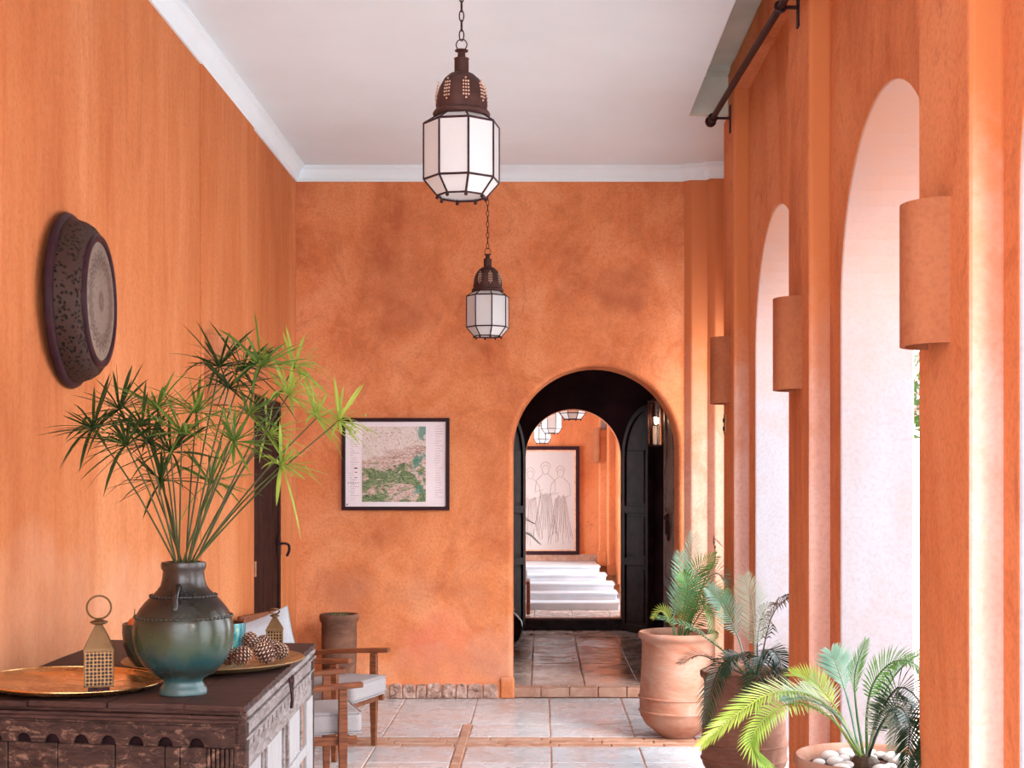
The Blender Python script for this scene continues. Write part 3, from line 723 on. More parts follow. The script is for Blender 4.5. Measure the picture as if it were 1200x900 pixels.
# ================================================================ wall dish (pierced metal brazier) on left wall
o = thing('wall_dish', (XL+.004, 4.92, 2.155), 'round dark pierced metal dish with an engraved pale centre hung on the left wall', 'wall ornament')
o.rotation_euler = (0, PI/2, math.radians(4.5))     # local z -> +X
def dish_mat():
    t = NT('pierced_dark_metal'); d = t.voro(70); ring = t.ramp(d, [(.22, 0.0), (.42, 1.0)])
    t.col(t.mix(ring, (.003, .002, .002), (.040, .017, .012))).r(.6, .15, .25); t.bump(ring, .9, .006); return t.m
def plate_mat():
    t = NT('engraved_plate'); X, Y, Z = t.sep(t.vec()); r = t.math('SQRT', t.math('ADD', t.math('MULTIPLY', X, X), t.math('MULTIPLY', Y, Y)))
    a = t.math('ARCTAN2', Y, X); pet = t.math('MULTIPLY', t.math('SINE', t.math('MULTIPLY', a, 22.0)), .008); rp = t.math('ADD', r, pet)
    c = t.ramp(t.math('MULTIPLY', rp, 4.2), [(.0, (0.197, 0.157, 0.128)), (.12, (0.052, 0.029, 0.023)), (.17, (0.232, 0.191, 0.157)), (.50, (0.220, 0.180, 0.151)), (.53, (0.046, 0.023, 0.020)), (.56, (0.209, 0.168, 0.139)), (.64, (0.058, 0.032, 0.026)), (.70, (0.232, 0.197, 0.162)), (.73, (0.041, 0.023, 0.017)), (.75, (0.244, 0.203, 0.168))])
    c = t.mix(t.ramp(t.noise(60, 3), [(.45, 0.0), (.6, .35)]), c, (0.093, 0.058, 0.046))
    t.col(c).r(.5, .35); t.bump(t.noise(50, 4), .3, .002); return t.m
b = MB(); b.lathe([(.29, .0), (.312, .0), (.316, .008), (.310, .022), (.298, .028), (.292, .026)], seg=64); b.build('outer_rim', M['dark_frame'], o, smooth=True, auto=50)
b = MB(); b.lathe([(.294, .024), (.290, .045), (.282, .070), (.268, .092), (.252, .104), (.240, .108)], seg=64, cap=False); b.build('pierced_side', dish_mat(), o, smooth=True)
b = MB(); b.lathe([(.240, .106), (.240, .114), (.236, .120), (.222, .122), (.214, .118), (.212, .110)], seg=64); b.build('inner_rim', M['dark_frame'], o, smooth=True, auto=50)
b = MB(); b.lathe([(.214, .112), (.206, .115), (.0001, .117)], seg=64, cap=False); b.build('engraved_plate', plate_mat(), o, smooth=True)

# ================================================================ chest
FR = Vector((-.814, 3.786, 0)); BRc = Vector((-.867, 5.277, 0)); FLc = Vector((-1.69, 3.93, 0))
U = (FLc-FR).normalized(); V = (BRc-FR).normalized(); LU = (FLc-FR).length; LV = (BRc-FR).length
o = chest = thing('carved_chest', FR, 'old carved wooden chest with a dark cracked top and bleached side panels', 'chest')
def cm(p): return U*p[0]+V*p[1]+Vector((0, 0, p[2]))
CT = .88; LU2 = LU*.985
def cbox(name, mat, u0, u1, v0, v1, z0, z1, bev=.004, par=None):
    b = MB(); b.box(u0, u1, v0, v1, z0, z1, cm); return b.build(name, M[mat], par or chest, bevel=bev)
# lid boards
edges = [0, .19, .42, .66, LU2]
for i in range(4):
    pts = [(edges[i]+.0015, (0, .02, .0, -.006)[i]), (edges[i+1]-.0015, (0, .012, .004, 0)[i]), (edges[i+1]-.0015, LV), (edges[i]+.0015, LV)]
    if i == 0:   # worn, wavy long edge
        n = 40; wv = [(.004+.010*abs(math.sin(k*1.7))*random.random(), LV*(1-k/n)) for k in range(n+1)]
        pts = [(edges[1]-.0015, .006), (edges[1]-.0015, LV)]+wv
    b = MB(); b.prism(pts, lambda a, v, z: cm((a, v, z)), CT-.016-.002*(i % 2), CT-.0015*(i % 2)); b.build('lid_board', M['chest_dark'], chest, bevel=.002)
# end (camera-facing) mouldings
cbox('moulding', 'chest_dark', .03, LU2-.01, .018, .06, .850, .863); cbox('moulding', 'chest_dark', .022, LU2-.01, .008, .06, .839, .849, .003)
cbox('moulding', 'chest_dark', .028, LU2-.01, .014, .06, .826, .838, .003)
cbox('moulding', 'chest_front', .03, LU2-.01, .020, .06, .818, .825, .002)
# board with arched holes
notch = [(.030, .757)]
hs = [.155, .248, .336, .42, .503, .592, .68, .77]
for h in hs:
    notch += [(h-.0225, .757)]+[(h-.0225*math.cos(PI*k/10), .757+.026*math.sin(PI*k/10)) for k in range(1, 10)]+[(h+.0225, .757)]
notch += [(LU2-.01, .757), (LU2-.01, .8175), (.030, .8175)]
b = MB(); b.prism(notch, lambda a, z, t: cm((a, t, z)), .024, .045); b.build('arched_board', M['chest_front'], chest, bevel=.0015)
cbox('back_board', 'black_wood', .032, LU2-.01, .062, .075, .70, .82, 0)
vs_ = [.125, .205, .25, .40, .575, .73, LU2-.01]
for i in range(len(vs_)-1): cbox('front_board', 'chest_front', vs_[i]+.001, vs_[i+1]-.001, .026-.002*(i % 2), .045, .09, .756, .003)
for k in range(6): cbox('flute', 'chest_front', .046+k*.0135, .056+k*.0135, .020, .036, .09, .756, .003)
cbox('corner_post', 'chest_front', .008, .045, .024, .07, 0, .862, .004)
cbox('corner_post', 'chest_front', LU2-.05, LU2-.012, .024, .07, 0, .862, .004)
cbox('corner_post', 'chest_front', .008, .045, LV-.06, LV-.012, 0, .862, .004)
cbox('corner_post', 'chest_front', LU2-.05, LU2-.012, LV-.06, LV-.012, 0, .862, .004)
# long side (facing the room)
cbox('side_moulding', 'chest_side', .004, .04, .03, LV-.01, .846, .862, .002); cbox('side_moulding', 'chest_side', .010, .04, .03, LV-.01, .836, .845, .003)
cbox('side_moulding', 'chest_side', .0, .04, .03, LV-.01, .828, .835, .003); cbox('side_moulding', 'chest_side', .014, .04, .03, LV-.01, .786, .827, .002)
cbox('side_moulding', 'chest_side', .006, .04, .03, LV-.01, .779, .785, .002)
sl = [(.03, .748)]; n = 17
for k in range(n):
    v = .085+k*(LV-.15)/(n-1); sl += [(v-.013, .748), (v-.006, .770), (v+.016, .770), (v+.009, .748)]
sl += [(LV-.01, .748), (LV-.01, .778), (.03, .778)]
b = MB(); b.prism(sl, lambda v, z, t: cm((t, v, z)), .012, .035); b.build('slotted_board', M['chest_side'], chest, bevel=.001)
cbox('side_rail', 'chest_side', .012, .035, .03, LV-.01, .690, .7475, .003)
cbox('side_back', 'chest_brown', .036, .05, .03, LV-.01, .09, .74, 0); cbox('slot_shade', 'black_wood', .0355, .05, .03, LV-.01, .741, .80, 0)  # dark strip added behind the slots to deepen their shade
y0c = FR.y
for (a, c_) in ((3.88, 4.11), (4.21, 4.52), (4.66, 4.94)): cbox('side_panel', 'chest_panel', .018, .034, a-y0c, c_-y0c, .10, .689, .004)
cbox('side_stile', 'chest_side', .008, .034, .072, 3.875-y0c, .0, .689, .003)
for (a, c_) in ((4.115, 4.14), (4.185, 4.205), (4.53, 4.56), (4.63, 4.655), (4.95, 4.97)): cbox('side_stile', 'chest_side', .012, .034, a-y0c, c_-y0c, .10, .689, .003)
cbox('side_stile', 'chest_panel', .008, .034, 5.06-y0c, 5.26-y0c, .09, .689, .003); cbox('side_stile', 'chest_brown', .02, .034, 4.975-y0c, 5.055-y0c, .09, .689, .003)
for k in range(12): cbox('rung', 'chest_side', .016, .032, 4.142-y0c, 4.183-y0c, .12+k*.047, .142+k*.047, .004)
cbox('side_rail', 'chest_panel', .010, .034, 4.66-y0c, 5.06-y0c, .49, .53, .003)
cbox('side_rail', 'chest_side', .008, .034, .05, LV-.01, .06, .10, .003)
b = MB(); b.tube([cm((-.008, .80+.018*math.cos(a), .835+.018*math.sin(a))) for a in [2*PI*k/12 for k in range(12)]], .004, 5, True)
b.tube([cm((-.006, .80, .82)), cm((-.008, .795, .77)), cm((-.004, .80, .745))], .006, 5); b.tube([cm((-.004, .76, .85)), cm((-.008, .775, .80))], .004, 5); b.build('iron_latch', M['iron'], chest)

# ================================================================ on the chest
# vase
VL = Vector((-1.055, 4.03, CT))
o = thing('ceramic_vase', VL, 'round-bellied green and brown glazed vase with beaded rings on the chest', 'vase')
k_ = 1/397.
prof = [(.0, .0), (27.5, .0), (28, 4), (25, 9), (22.5, 14), (24, 19), (36, 25), (47.5, 38), (54.5, 53), (57.4, 67), (57.8, 80), (56.5, 90), (54, 96), (50, 104), (44, 112), (36.5, 120), (30, 127), (26.5, 132), (24.5, 140), (23.4, 150), (25.4, 153), (26, 158), (25, 161), (21.5, 161.5), (19, 158), (19, 148)]
prof = [(r*k_, z*k_*.955) for r, z in prof]
b = MB(); b.lathe(prof, seg=64, cap=False); b.build('body', M['vase'], o, smooth=True, auto=60)
for rr, zz, n in ((54.5, 95*.955, 60), (36.8, 120*.955, 44)):
    b = MB()
    b.tube([Vector((rr*k_*math.cos(2*PI*i/48), rr*k_*math.sin(2*PI*i/48), zz*k_)) for i in range(48)], .0035, 6, True)
    for i in range(n):
        a = 2*PI*i/n; b.sphere(((rr+.8)*k_*math.cos(a), (rr+.8)*k_*math.sin(a), zz*k_), .0048, 6, 4)
    b.build('beading', M['vase'], o, smooth=True)
for a in (-PI/2+.04, PI/2):
    d = Vector((math.cos(a), math.sin(a), 0)); b = MB()
    pts = curve([d*(24*k_)+Vector((0, 0, 132*.955*k_)), d*(31*k_)+Vector((0, 0, 131*.955*k_)), d*(40*k_)+Vector((0, 0, 123*.955*k_)), d*(44*k_)+Vector((0, 0, 113*.955*k_)), d*(47*k_)+Vector((0, 0, 104*.955*k_))], 12)
    b.tube(pts, [.011, .010, .009, .009, .009, .009, .009, .009, .010, .011, .012, .012], 8); b.build('handle', M['vase'], o, smooth=True)

# papyrus
PAP = thing('papyrus_plant', VL+Vector((0, 0, .36)), 'bunch of papyrus stems with spiky green umbrella heads standing in the vase', 'plant')
heads = [(109, 502, 4.05, 'd'), (148, 522, 3.95, 'd'), (166, 500, 4.0, 'd'), (184, 479, 4.1, 'm'), (189, 564, 4.15, 'd'), (213, 508, 3.95, 'm'), (246, 566, 4.2, 'm'),
         (257, 430, 4.05, 'd'), (284, 434, 4.12, 'd'), (306, 430, 3.98, 'm'), (292, 486, 4.1, 'm'), (274, 518, 3.9, 'm'), (338, 463, 4.02, 'l'), (329, 546, 3.9, 'l'),
         (397, 493, 3.98, 'l'), (371, 490, 4.12, 'l'), (230, 484, 4.2, 'm'), (313, 510, 4.2, 'l'), (140, 480, 4.15, 'd'), (176, 520, 4.2, 'd'), (345, 430, 4.15, 'l'), (268, 455, 4.0, 'd'), (200, 530, 4.0, 'd')]
rnd = random.Random(11); po_ = PAP.location
for hi, (px, py, D, kind) in enumerate(heads):
    top = P(px, py, D); a = (px-215)/190.
    basep = VL+Vector((.028*max(-1, min(1, a*1.3))+rnd.uniform(-.012, .012), (D-4.03)*.15+rnd.uniform(-.01, .01), .375))
    low = basep-Vector(((top.x-basep.x)*.18, 0, .12)); low.x = VL.x+max(-.03, min(.03, low.x-VL.x))
    mid = basep.lerp(top, .55)+Vector((-(a)*.012, 0, .012))
    b = MB(po_); cv = curve([low, basep, mid, top], 14); b.tube(cv, [.0036-.0014*i/13 for i in range(14)], 5)
    st = b.build('stem', M['pap_stem'], PAP, smooth=True)
    axis = (top-mid).normalized(); n = 30 if kind != 'l' else 24
    e1 = axis.cross(Vector((0, 1, 0))).normalized(); e2 = axis.cross(e1)
    b = MB(po_); fine = MB(po_)
    for k in range(n):
        q = 2*PI*k/n+rnd.uniform(-.15, .15); el = rnd.uniform(-.15, .75) if k % 3 else rnd.uniform(.5, 1.2)
        d = (e1*math.cos(q)+e2*math.sin(q))*math.cos(el)+axis*math.sin(el); d.normalize()
        Ln = rnd.uniform(.10, .21)*(.75 if kind == 'l' else 1); wd = rnd.uniform(.0035, .0060)
        side = d.cross(Vector((rnd.uniform(-.4, .4), rnd.uniform(-.4, .4), 1))).normalized(); nrm = side.cross(d)
        dr = rnd.uniform(.02, .28) if rnd.random() < .8 else .7
        vs = []
        for s_ in range(6):
            u = s_/5; c = top+d*(Ln*u)-Vector((0, 0, dr*Ln*u*u)); w = wd*(.55+1.2*u)*(1-u**3) if s_ < 5 else 0
            w = max(w, .0002); vs += [c-side*w, c+nrm*w*.35, c+side*w]
        fs = []
        for s_ in range(5):
            i = s_*3; fs += [(i, i+1, i+4, i+3), (i+1, i+2, i+5, i+4)]
        b.add(vs, fs)
    for k in range(10):
        q = rnd.uniform(0, 2*PI); el = rnd.uniform(.1, 1.3); d = (e1*math.cos(q)+e2*math.sin(q))*math.cos(el)+axis*math.sin(el)
        Ln = rnd.uniform(.04, .09); fine.tube([top, top+d*Ln*.6, top+d*Ln-Vector((0, 0, .008))], [.0008, .0007, .0004], 3)
        if kind == 'l': fine.sphere(top+d*Ln-Vector((0, 0, .008)), .003, 5, 4, (1, 1, 1.6))
    mats = {'d': 'pap_dark', 'm': 'pap_mid', 'l': 'pap_light'}[kind]  # right heads paler: light on that side mixed with yellower leaf colour
    b.build('leaf_head', M[mats], st); fine.build('flower_ray', M['pap_light' if kind != 'd' else 'pap_mid'], st)

# brass tray (tilted)
TC = Vector((-1.42, 4.13, CT))
o = thing('brass_tray', TC+Vector((0, 0, .0)), 'round polished brass tray on the near left corner of the chest', 'tray')
o.rotation_euler = (0, math.radians(2.2), 0); o.location.z = CT+.0140
b = MB(); b.lathe([(.0001, .0), (.235, .0), (.245, .004), (.262, .012), (.268, .014), (.270, .0115), (.264, .008), (.247, -.001), (.236, -.004), (.0001, -.004)], seg=72, cap=False)
b.build('tray_dish', M['brass'], o, smooth=True, auto=60)
b = MB(); b.tube([(.268*math.cos(2*PI*i/72), .268*math.sin(2*PI*i/72), .013) for i in range(72)], .003, 6, True); b.build('rolled_rim', M['brass'], o, smooth=True)

def lantern(loc, rz, w, h, hr, ring, tilt, label):
    o = thing('brass_lantern', loc, label, 'lantern', None, rz)
    b = MB(); b.box(-w*.36, w*.36, -w*.36, w*.36, 0, .012); b.build('foot', M['iron'], o)
    z0 = .012; t = .004; b = MB()
    b.box(-w/2, w/2, -w/2, w/2, z0, z0+.006); b.box(-w/2-.002, w/2+.002, -w/2-.002, w/2+.002, z0+h-.005, z0+h)
    for sx in (-1, 1):
        for sy in (-1, 1): b.box(sx*w/2-t if sx > 0 else -w/2, sx*w/2 if sx > 0 else -w/2+t, sy*w/2-t if sy > 0 else -w/2, sy*w/2 if sy > 0 else -w/2+t, z0, z0+h)
    b.build('body_frame', M['lbrass'], o, bevel=.001)
    for k in range(4):
        b = MB(); b.box(-w/2+t, w/2-t, -w/2+.0015, -w/2+.003, z0+.006, z0+h-.005, Matrix.Rotation(k*PI/2, 4, 'Z')); b.build('pierced_panel', M['fret'], o)
    b = MB(); b.lathe([(w*.72, z0+h), (w*.70, z0+h+.004), (w*.16, z0+h+hr), (w*.15, z0+h+hr)], seg=4, a0=PI/4, a1=PI/4+2*PI); b.build('roof', M['lbrass'], o, bevel=.001)
    b = MB(); zt = z0+h+hr
    b.lathe([(w*.20, zt), (w*.30, zt+w*.05), (w*.30, zt+w*.10), (w*.12, zt+w*.16), (w*.07, zt+w*.22)], seg=8); b.build('cap', M['lbrass'], o)
    b = MB(); cz_ = zt+w*.18+ring
    rot = Matrix.Translation((0, 0, zt+w*.18)) @ Matrix.Rotation(tilt, 4, 'X') @ Matrix.Translation((0, 0, ring))
    b.tube([rot @ Vector((ring*math.cos(2*PI*i/24), 0, ring*math.sin(2*PI*i/24))) for i in range(24)], .0028, 6, True); b.build('ring_handle', M['lbrass'], o, smooth=True)
    return o
lantern((-1.295, 4.0, CT+.0145), math.radians(17), .083, .108, .072, .034, 0, 'larger pierced brass lantern standing on the brass tray')
lantern((-.995, 5.10, CT+.001), math.radians(8), .060, .062, .045, .018, .9, 'small pierced brass lantern behind the pine cones at the far end of the chest')

# big dull plate
PC = Vector((-1.105, 4.615, CT))
o = thing('metal_plate', PC+Vector((0, 0, .002)), 'wide dull metal plate holding pine cones and bowls behind the vase', 'plate')
b = MB(); b.lathe([(.0001, .003), (.20, .003), (.235, .008), (.275, .020), (.300, .027), (.302, .0245), (.278, .016), (.238, .003), (.20, .0), (.0001, .0)], seg=72, cap=False); b.build('plate_dish', M['brass2'], o, smooth=True, auto=60)

def bowl(name, loc, prof, mat, label, inner):
    o = thing(name, loc, label, 'bowl')
    b = MB(); b.lathe(prof, seg=40, cap=False); b.build('bowl_body', M[mat], o, smooth=True, auto=60)
    b = MB(); b.lathe(inner, seg=40, cap=False); b.build('bowl_inside', M['bowl_in'], o, smooth=True)
    return o
def bp(r, h): return ([(.0001, 0), (r*.5, 0), (r*.52, .006), (r*.78, h*.22), (r*.95, h*.5), (r, h*.8), (r*.99, h), (r*.93, h)], [(r*.93, h), (r*.93, h*.8), (r*.85, h*.45), (r*.5, h*.15), (.0001, h*.1)])
ptop = CT+.0075
LB = P(178, 778, 4.52); LB = Vector((LB.x, LB.y, ptop)); p1, p2 = bp(.095, .150); bowl('glazed_bowl', LB, p1, 'dgreen', 'dark green glazed bowl holding orange fruit, left of the vase', p2)
RB = P(262, 764, 4.74); RB = Vector((RB.x, RB.y, ptop)); p1, p2 = bp(.075, .128); bowl('glazed_bowl', RB, p1, 'turq', 'turquoise glazed bowl just right of the vase on the plate', p2)
for i, (px, dy, lab) in enumerate(((157, 0.0, 'orange fruit with an upright stalk in the dark green bowl'),)):
    c = P(px, 723, 4.52+dy); o = thing('orange_fruit', (c.x+.004, c.y, 1.028), lab, 'fruit')
    b = MB(); b.sphere((0, 0, 0), .026, 16, 12, (1, 1, 1.1)); b.build('flesh', M['orange'], o, smooth=True)
    b = MB(); b.tube([(0, 0, .026), (-.002, 0, .04), (-.001, 0, .055)], [.003, .002, .0015], 5); b.build('stalk', M['pap_stem'], o)
def cone_meshes(R):
    core = MB(); core.sphere((0, 0, 0), R*.62, 10, 8, (1, 1, 1.15)); sc = MB(); tp = MB(); N = 95
    for i in range(N):
        u = (i+.5)/N; z = 1-2*u; a = i*2.39996; rr = math.sqrt(max(0, 1-z*z)); d = Vector((rr*math.cos(a), rr*math.sin(a), z*1.15+.25)).normalized()
        side = d.cross(Vector((0, 0, 1))).normalized() if abs(d.z) < .98 else Vector((1, 0, 0)); up = side.cross(d)
        rad = R*(.95-.15*max(0, z)); w = R*.17; c0 = d*R*.45; c1 = Vector((rr*math.cos(a)*rad, rr*math.sin(a)*rad, z*rad*1.2))
        dd = (c1-c0)
        sc.add([c0-side*w*.4, c0+side*w*.4, c0+dd+side*w, c0+dd-side*w, c0+dd*.9+up*w*.5], [(0, 1, 2, 3), (3, 2, 4), (0, 3, 4), (1, 4, 2), (0, 4, 1)])
        e = c0+dd
        tp.add([e-side*w, e+side*w, e+side*w*.6+dd*.08+up*w*.35, e-side*w*.6+dd*.08+up*w*.35, e-up*w*.35], [(0, 1, 2, 3), (1, 0, 4)])
    return core, sc, tp
core, sc, tp = cone_meshes(.036)
pc0 = thing('pine_cone', (0, 0, 0), 'x', 'pine cone', 'pine cones on the plate')
core.build('core', M['cone'], pc0); tag(sc.build('scale', M['cone'], pc0), kind='stuff'); tag(tp.build('scale_tip', M['cone_tip'], pc0), kind='stuff')
cones = [(267, 775, 4.50, .9, 'pine cone nearest the vase, half hidden by its belly'), (284, 771, 4.46, 1.0, 'large pine cone at the front of the pile, second from the vase'),
         (309, 769, 4.50, 1.08, 'largest pine cone, front and centre right of the pile'), (329, 768, 4.62, .85, 'pine cone at the right end of the pile near the plate rim'),
         (293, 750, 4.62, .9, 'pine cone on top of the pile beside the turquoise bowl'), (309, 753, 4.66, .85, 'pine cone on top of the pile in front of the small lantern'), (322, 764, 4.75, .8, 'pale-tipped pine cone at the back right of the pile')]
for i, (px, py, D, s_, lab) in enumerate(cones):
    c = pc0 if i == 0 else copy_tree(pc0)
    p = P(px, py, D); c.location = p; c.location.z = max(p.z, ptop+.046*s_+.004); c.scale = (s_*.93,)*3
    c.rotation_euler = (rnd.uniform(-1.2, 1.2), rnd.uniform(-1, 1), rnd.uniform(0, 6)); c['label'] = lab

# ================================================================ armchairs
def armchair(loc, rz, label):
    # local: +x forward ; origin centre of seat footprint on floor ; front legs at x=.27
    o = thing('wooden_armchair', loc, label, 'armchair', None, rz)
    hw = .245; fx = .26; bx = -.25
    for sy in (-1, 1):
        b = MB(); vs = []
        def tl(x, y, w0, w1, z0, z1, dx=0, dy=0):
            vs = []
            for (z, w, ox, oy) in ((z0, w0, dx, dy), (z1, w1, 0, 0)):
                vs += [(x+ox-w, y+oy-w*.8, z), (x+ox+w, y+oy-w*.8, z), (x+ox+w, y+oy+w*.8, z), (x+ox-w, y+oy+w*.8, z)]
            return vs
        F6 = [(3, 2, 1, 0), (4, 5, 6, 7), (0, 1, 5, 4), (1, 2, 6, 5), (2, 3, 7, 6), (3, 0, 4, 7)]
        b.add(tl(fx, sy*hw, .014, .022, 0, .30), F6); b.add(tl(fx, sy*hw, .022, .019, .30, .53), F6); b.build('leg', M['teak'], o, bevel=.003)
        b = MB(); b.add(tl(bx, sy*hw, .013, .02, 0, .30, -.05, 0), F6); b.add(tl(bx-.05, sy*hw, .02, .015, .30, .75, .05, 0), [f for f in F6]); b.build('leg', M['teak'], o, bevel=.003)
        b = MB(); pts = []
        n = 10
        for k in range(n+1):
            u = k/n; x = fx+.095-(.60)*u; z = .548+.006*math.sin(u*PI)-.045*u; w = .030-.010*abs(2*u-1)**2; t_ = .012
            pts.append((x, z, w, t_))
        vs = []; fs = []
        for (x, z, w, t_) in pts: vs += [(x, sy*hw-w, z-t_), (x, sy*hw+w, z-t_), (x, sy*hw+w, z+t_), (x, sy*hw-w, z+t_)]
        for k in range(n):
            for q in range(4): fs.append((k*4+q, k*4+(q+1) % 4, (k+1)*4+(q+1) % 4, (k+1)*4+q))
        fs += [(3, 2, 1, 0), (n*4, n*4+1, n*4+2, n*4+3)]; b.add(vs, fs); b.build('armrest', M['teak'], o, bevel=.004)
    b = MB(); b.box(bx, fx+.07, -hw+.01, -hw+.03, .265, .305); b.box(bx, fx+.07, hw-.03, hw-.01, .265, .305); b.box(fx+.02, fx+.045, -hw+.02, hw-.02, .265, .30); b.box(bx-.01, bx+.015, -hw+.02, hw-.02, .265, .30)
    b.build('seat_frame', M['teak'], o, bevel=.003)
    b = MB(); b.box(bx-.005, fx+.10, -hw+.034, hw-.034, .308, .415); c = b.build('seat_cushion', M['fabric'], o, bevel=.028, seg=4)
    b = MB()
    for z in (.316, .408):
        r = .012; x0, x1, y0, y1 = bx-.004, fx+.099, -hw+.035, hw-.035
        b.tube([(x0, y0+r, z), (x0+r, y0, z), (x1-r, y0, z), (x1, y0+r, z), (x1, y1-r, z), (x1-r, y1, z), (x0+r, y1, z), (x0, y1-r, z)], .0035, 5, True)
    b.build('piping', M['fabric'], c)
    b = MB(); b.box(bx-.082, bx-.058, -hw-.01, hw+.01, .705, .765); b.build('top_rail', M['teak'], o, bevel=.006)
    b = MB(); b.box(bx-.05, bx-.03, -hw+.015, hw-.015, .44, .48); b.build('lower_rail', M['teak'], o, bevel=.004)
    for k in range(5):
        y = -.16+k*.08; b = MB(); vs = []
        b.add([(bx-.045, y-.015, .478), (bx-.033, y-.015, .478), (bx-.033, y+.015, .478), (bx-.045, y+.015, .478), (bx-.078, y-.015, .708), (bx-.066, y-.015, .708), (bx-.066, y+.015, .708), (bx-.078, y+.015, .708)], [(3, 2, 1, 0), (4, 5, 6, 7), (0, 1, 5, 4), (1, 2, 6, 5), (2, 3, 7, 6), (3, 0, 4, 7)])
        b.build('back_slat', M['teak'], o)
    return o
def place(near, far, label):
    n_, f_ = Vector(near), Vector(far); d = (f_-n_).normalized(); fw = Vector((d.y, -d.x)); mid = (n_+f_)/2; c = mid-fw*.26
    return armchair((c.x, c.y, 0), math.atan2(fw.y, fw.x), label)
ch2 = place((-.935, 6.43), (-1.08, 6.88), 'wooden armchair with grey seat cushion right behind the chest, nearer of the pair')
ch1 = place((-1.11, 7.34), (-.956, 7.80), 'wooden armchair with grey seat cushion farther back, nearer the far wall')
# pillow leaning on nearer chair back
def pillow(loc, rot, w, h, t, label):
    o = thing('scatter_pillow', loc, label, 'pillow'); o.rotation_euler = rot
    n = 14; vs = []; fs = []
    for sgn in (1, -1):
        for i in range(n+1):
            for j in range(n+1):
                u = 2*i/n-1; v = 2*j/n-1; th = t*((1-u**4)*(1-v**4))**.55
                pin = 1-.10*(1-abs(v)**2)*abs(u)**3; pin2 = 1-.10*(1-abs(u)**2)*abs(v)**3
                vs.append((sgn*th, u*w*pin, v*h*pin2+h))
    N = (n+1)**2
    for s_ in range(2):
        for i in range(n):
            for j in range(n):
                a = s_*N+i*(n+1)+j; q = (a, a+n+1, a+n+2, a+1); fs.append(q if s_ == 0 else q[::-1])
    b = MB(); b.add(vs, fs); b.build('pillow_cover', M['pillow'], o, smooth=True)
    b = MB(); e = [(w*1.0*math.copysign(1, 1)*u, v) for u, v in ()]
    ed = []
    for (i, j) in [(i, 0) for i in range(n)]+[(n, j) for j in range(n)]+[(i, n) for i in range(n, 0, -1)]+[(0, j) for j in range(n, 0, -1)]:
        ed.append(vs[i*(n+1)+j])
    b.tube(ed, .004, 5, True); b.build('piping', M['fabric'], o)
    return o
pillow((-1.255, 6.44, .43), (math.radians(13), math.radians(-10), math.radians(-52)), .215, .225, .055, 'pale grey pillow leaning in the nearer armchair')

# ================================================================ pots and plants
def frond(b, pts, L, n, wid=.0035, up=Vector((0, 0, 1)), curl=.2, stem=.005, t0=.18, ang=60, fold=.25, rnd=random):
    cv = curve(pts, n+1)
    b.cur = 0
    b.tube(cv[::max(1, n//14)]+[cv[-1]], [stem*(1-.8*k/(len(cv[::max(1, n//14)]))) for k in range(len(cv[::max(1, n//14)])+1)], 5)
    for i in range(int(n*t0), n+1):
        t = i/n; tg = (cv[min(i+1, n)]-cv[max(i-1, 0)]).normalized(); sd = tg.cross(up)
        if sd.length < .05: sd = tg.cross(Vector((.3, 1, 0)))
        sd.normalize(); nr = sd.cross(tg)
        ln = L*min(1, (t-t0)/(1-t0)*4+.35)*(1-max(0, (t-.55)/.45)**2*.65); A_ = math.radians(ang*(1-.45*t))
        for s_ in (-1, 1):
            d = (tg*math.cos(A_)+sd*s_*math.sin(A_)+nr*fold+Vector((rnd.uniform(-.06, .06), rnd.uniform(-.06, .06), rnd.uniform(-.06, .06)))).normalized()
            c0 = cv[i]; c1 = c0+d*ln*.5; c2 = c0+d*ln-Vector((0, 0, curl*ln*.35))
            w = tg*wid*1.5
            b.add([c0-w*.5, c0+w*.5, c1+w, c1-w, c2], [(0, 1, 2, 3), (3, 2, 4)])
def pot_profile(r, h, style):
    if style == 'tall':
        q = [(.0001, 0), (.40, 0), (.44, .015), (.55, .045), (.80, .12), (.93, .20), (.965, .245), (.99, .252), (.99, .262), (.955, .27), (.965, .33), (.97, .375), (1.0, .383), (1.0, .393), (.965, .40), (.945, .5), (.92, .65), (.905, .80), (.90, .90), (.93, .93), (.985, .945), (1.0, .965), (.995, .99), (.96, 1.0), (.90, .99), (.86, .95), (.85, .85)]
        return [(a*r, z*h) for a, z in q]
def potted(loc, r, h, mat, label, soil_z=.90):
    o = thing('potted_cycad', loc, label, 'potted plant')
    b = MB(); b.lathe(pot_profile(r, h, 'tall'), seg=56, cap=False, fr=lambda a, z: 1+.008*math.sin(2*a+1)); b.build('pot', M[mat], o, smooth=True, auto=50)
    b = MB(); b.lathe([(.0001, h*soil_z+.01), (r*.5, h*soil_z+.006), (r*.87, h*soil_z)], seg=24, cap=False); b.build('soil', M['soil'], o, smooth=True)
    return o
def fronds(o, lst, seed=1):
    rn = random.Random(seed)
    for (pts, L, mat, kw) in lst:
        b = MB(o.location); frond(b, [P(*q) for q in pts], L, kw.get('n', 44), kw.get('w', .0035), Vector(kw.get('up', (0, 0, 1))), kw.get('curl', .2), kw.get('stem', .005), kw.get('t0', .18), kw.get('ang', 60), kw.get('fold', .25), rn)
        b.build('frond', M[mat], o)
o1 = potted((.812, 8.08, 0), .236, .622, 'pot', 'tall pale terracotta pot with blue-green cycad, farthest of the three, beside the archway')
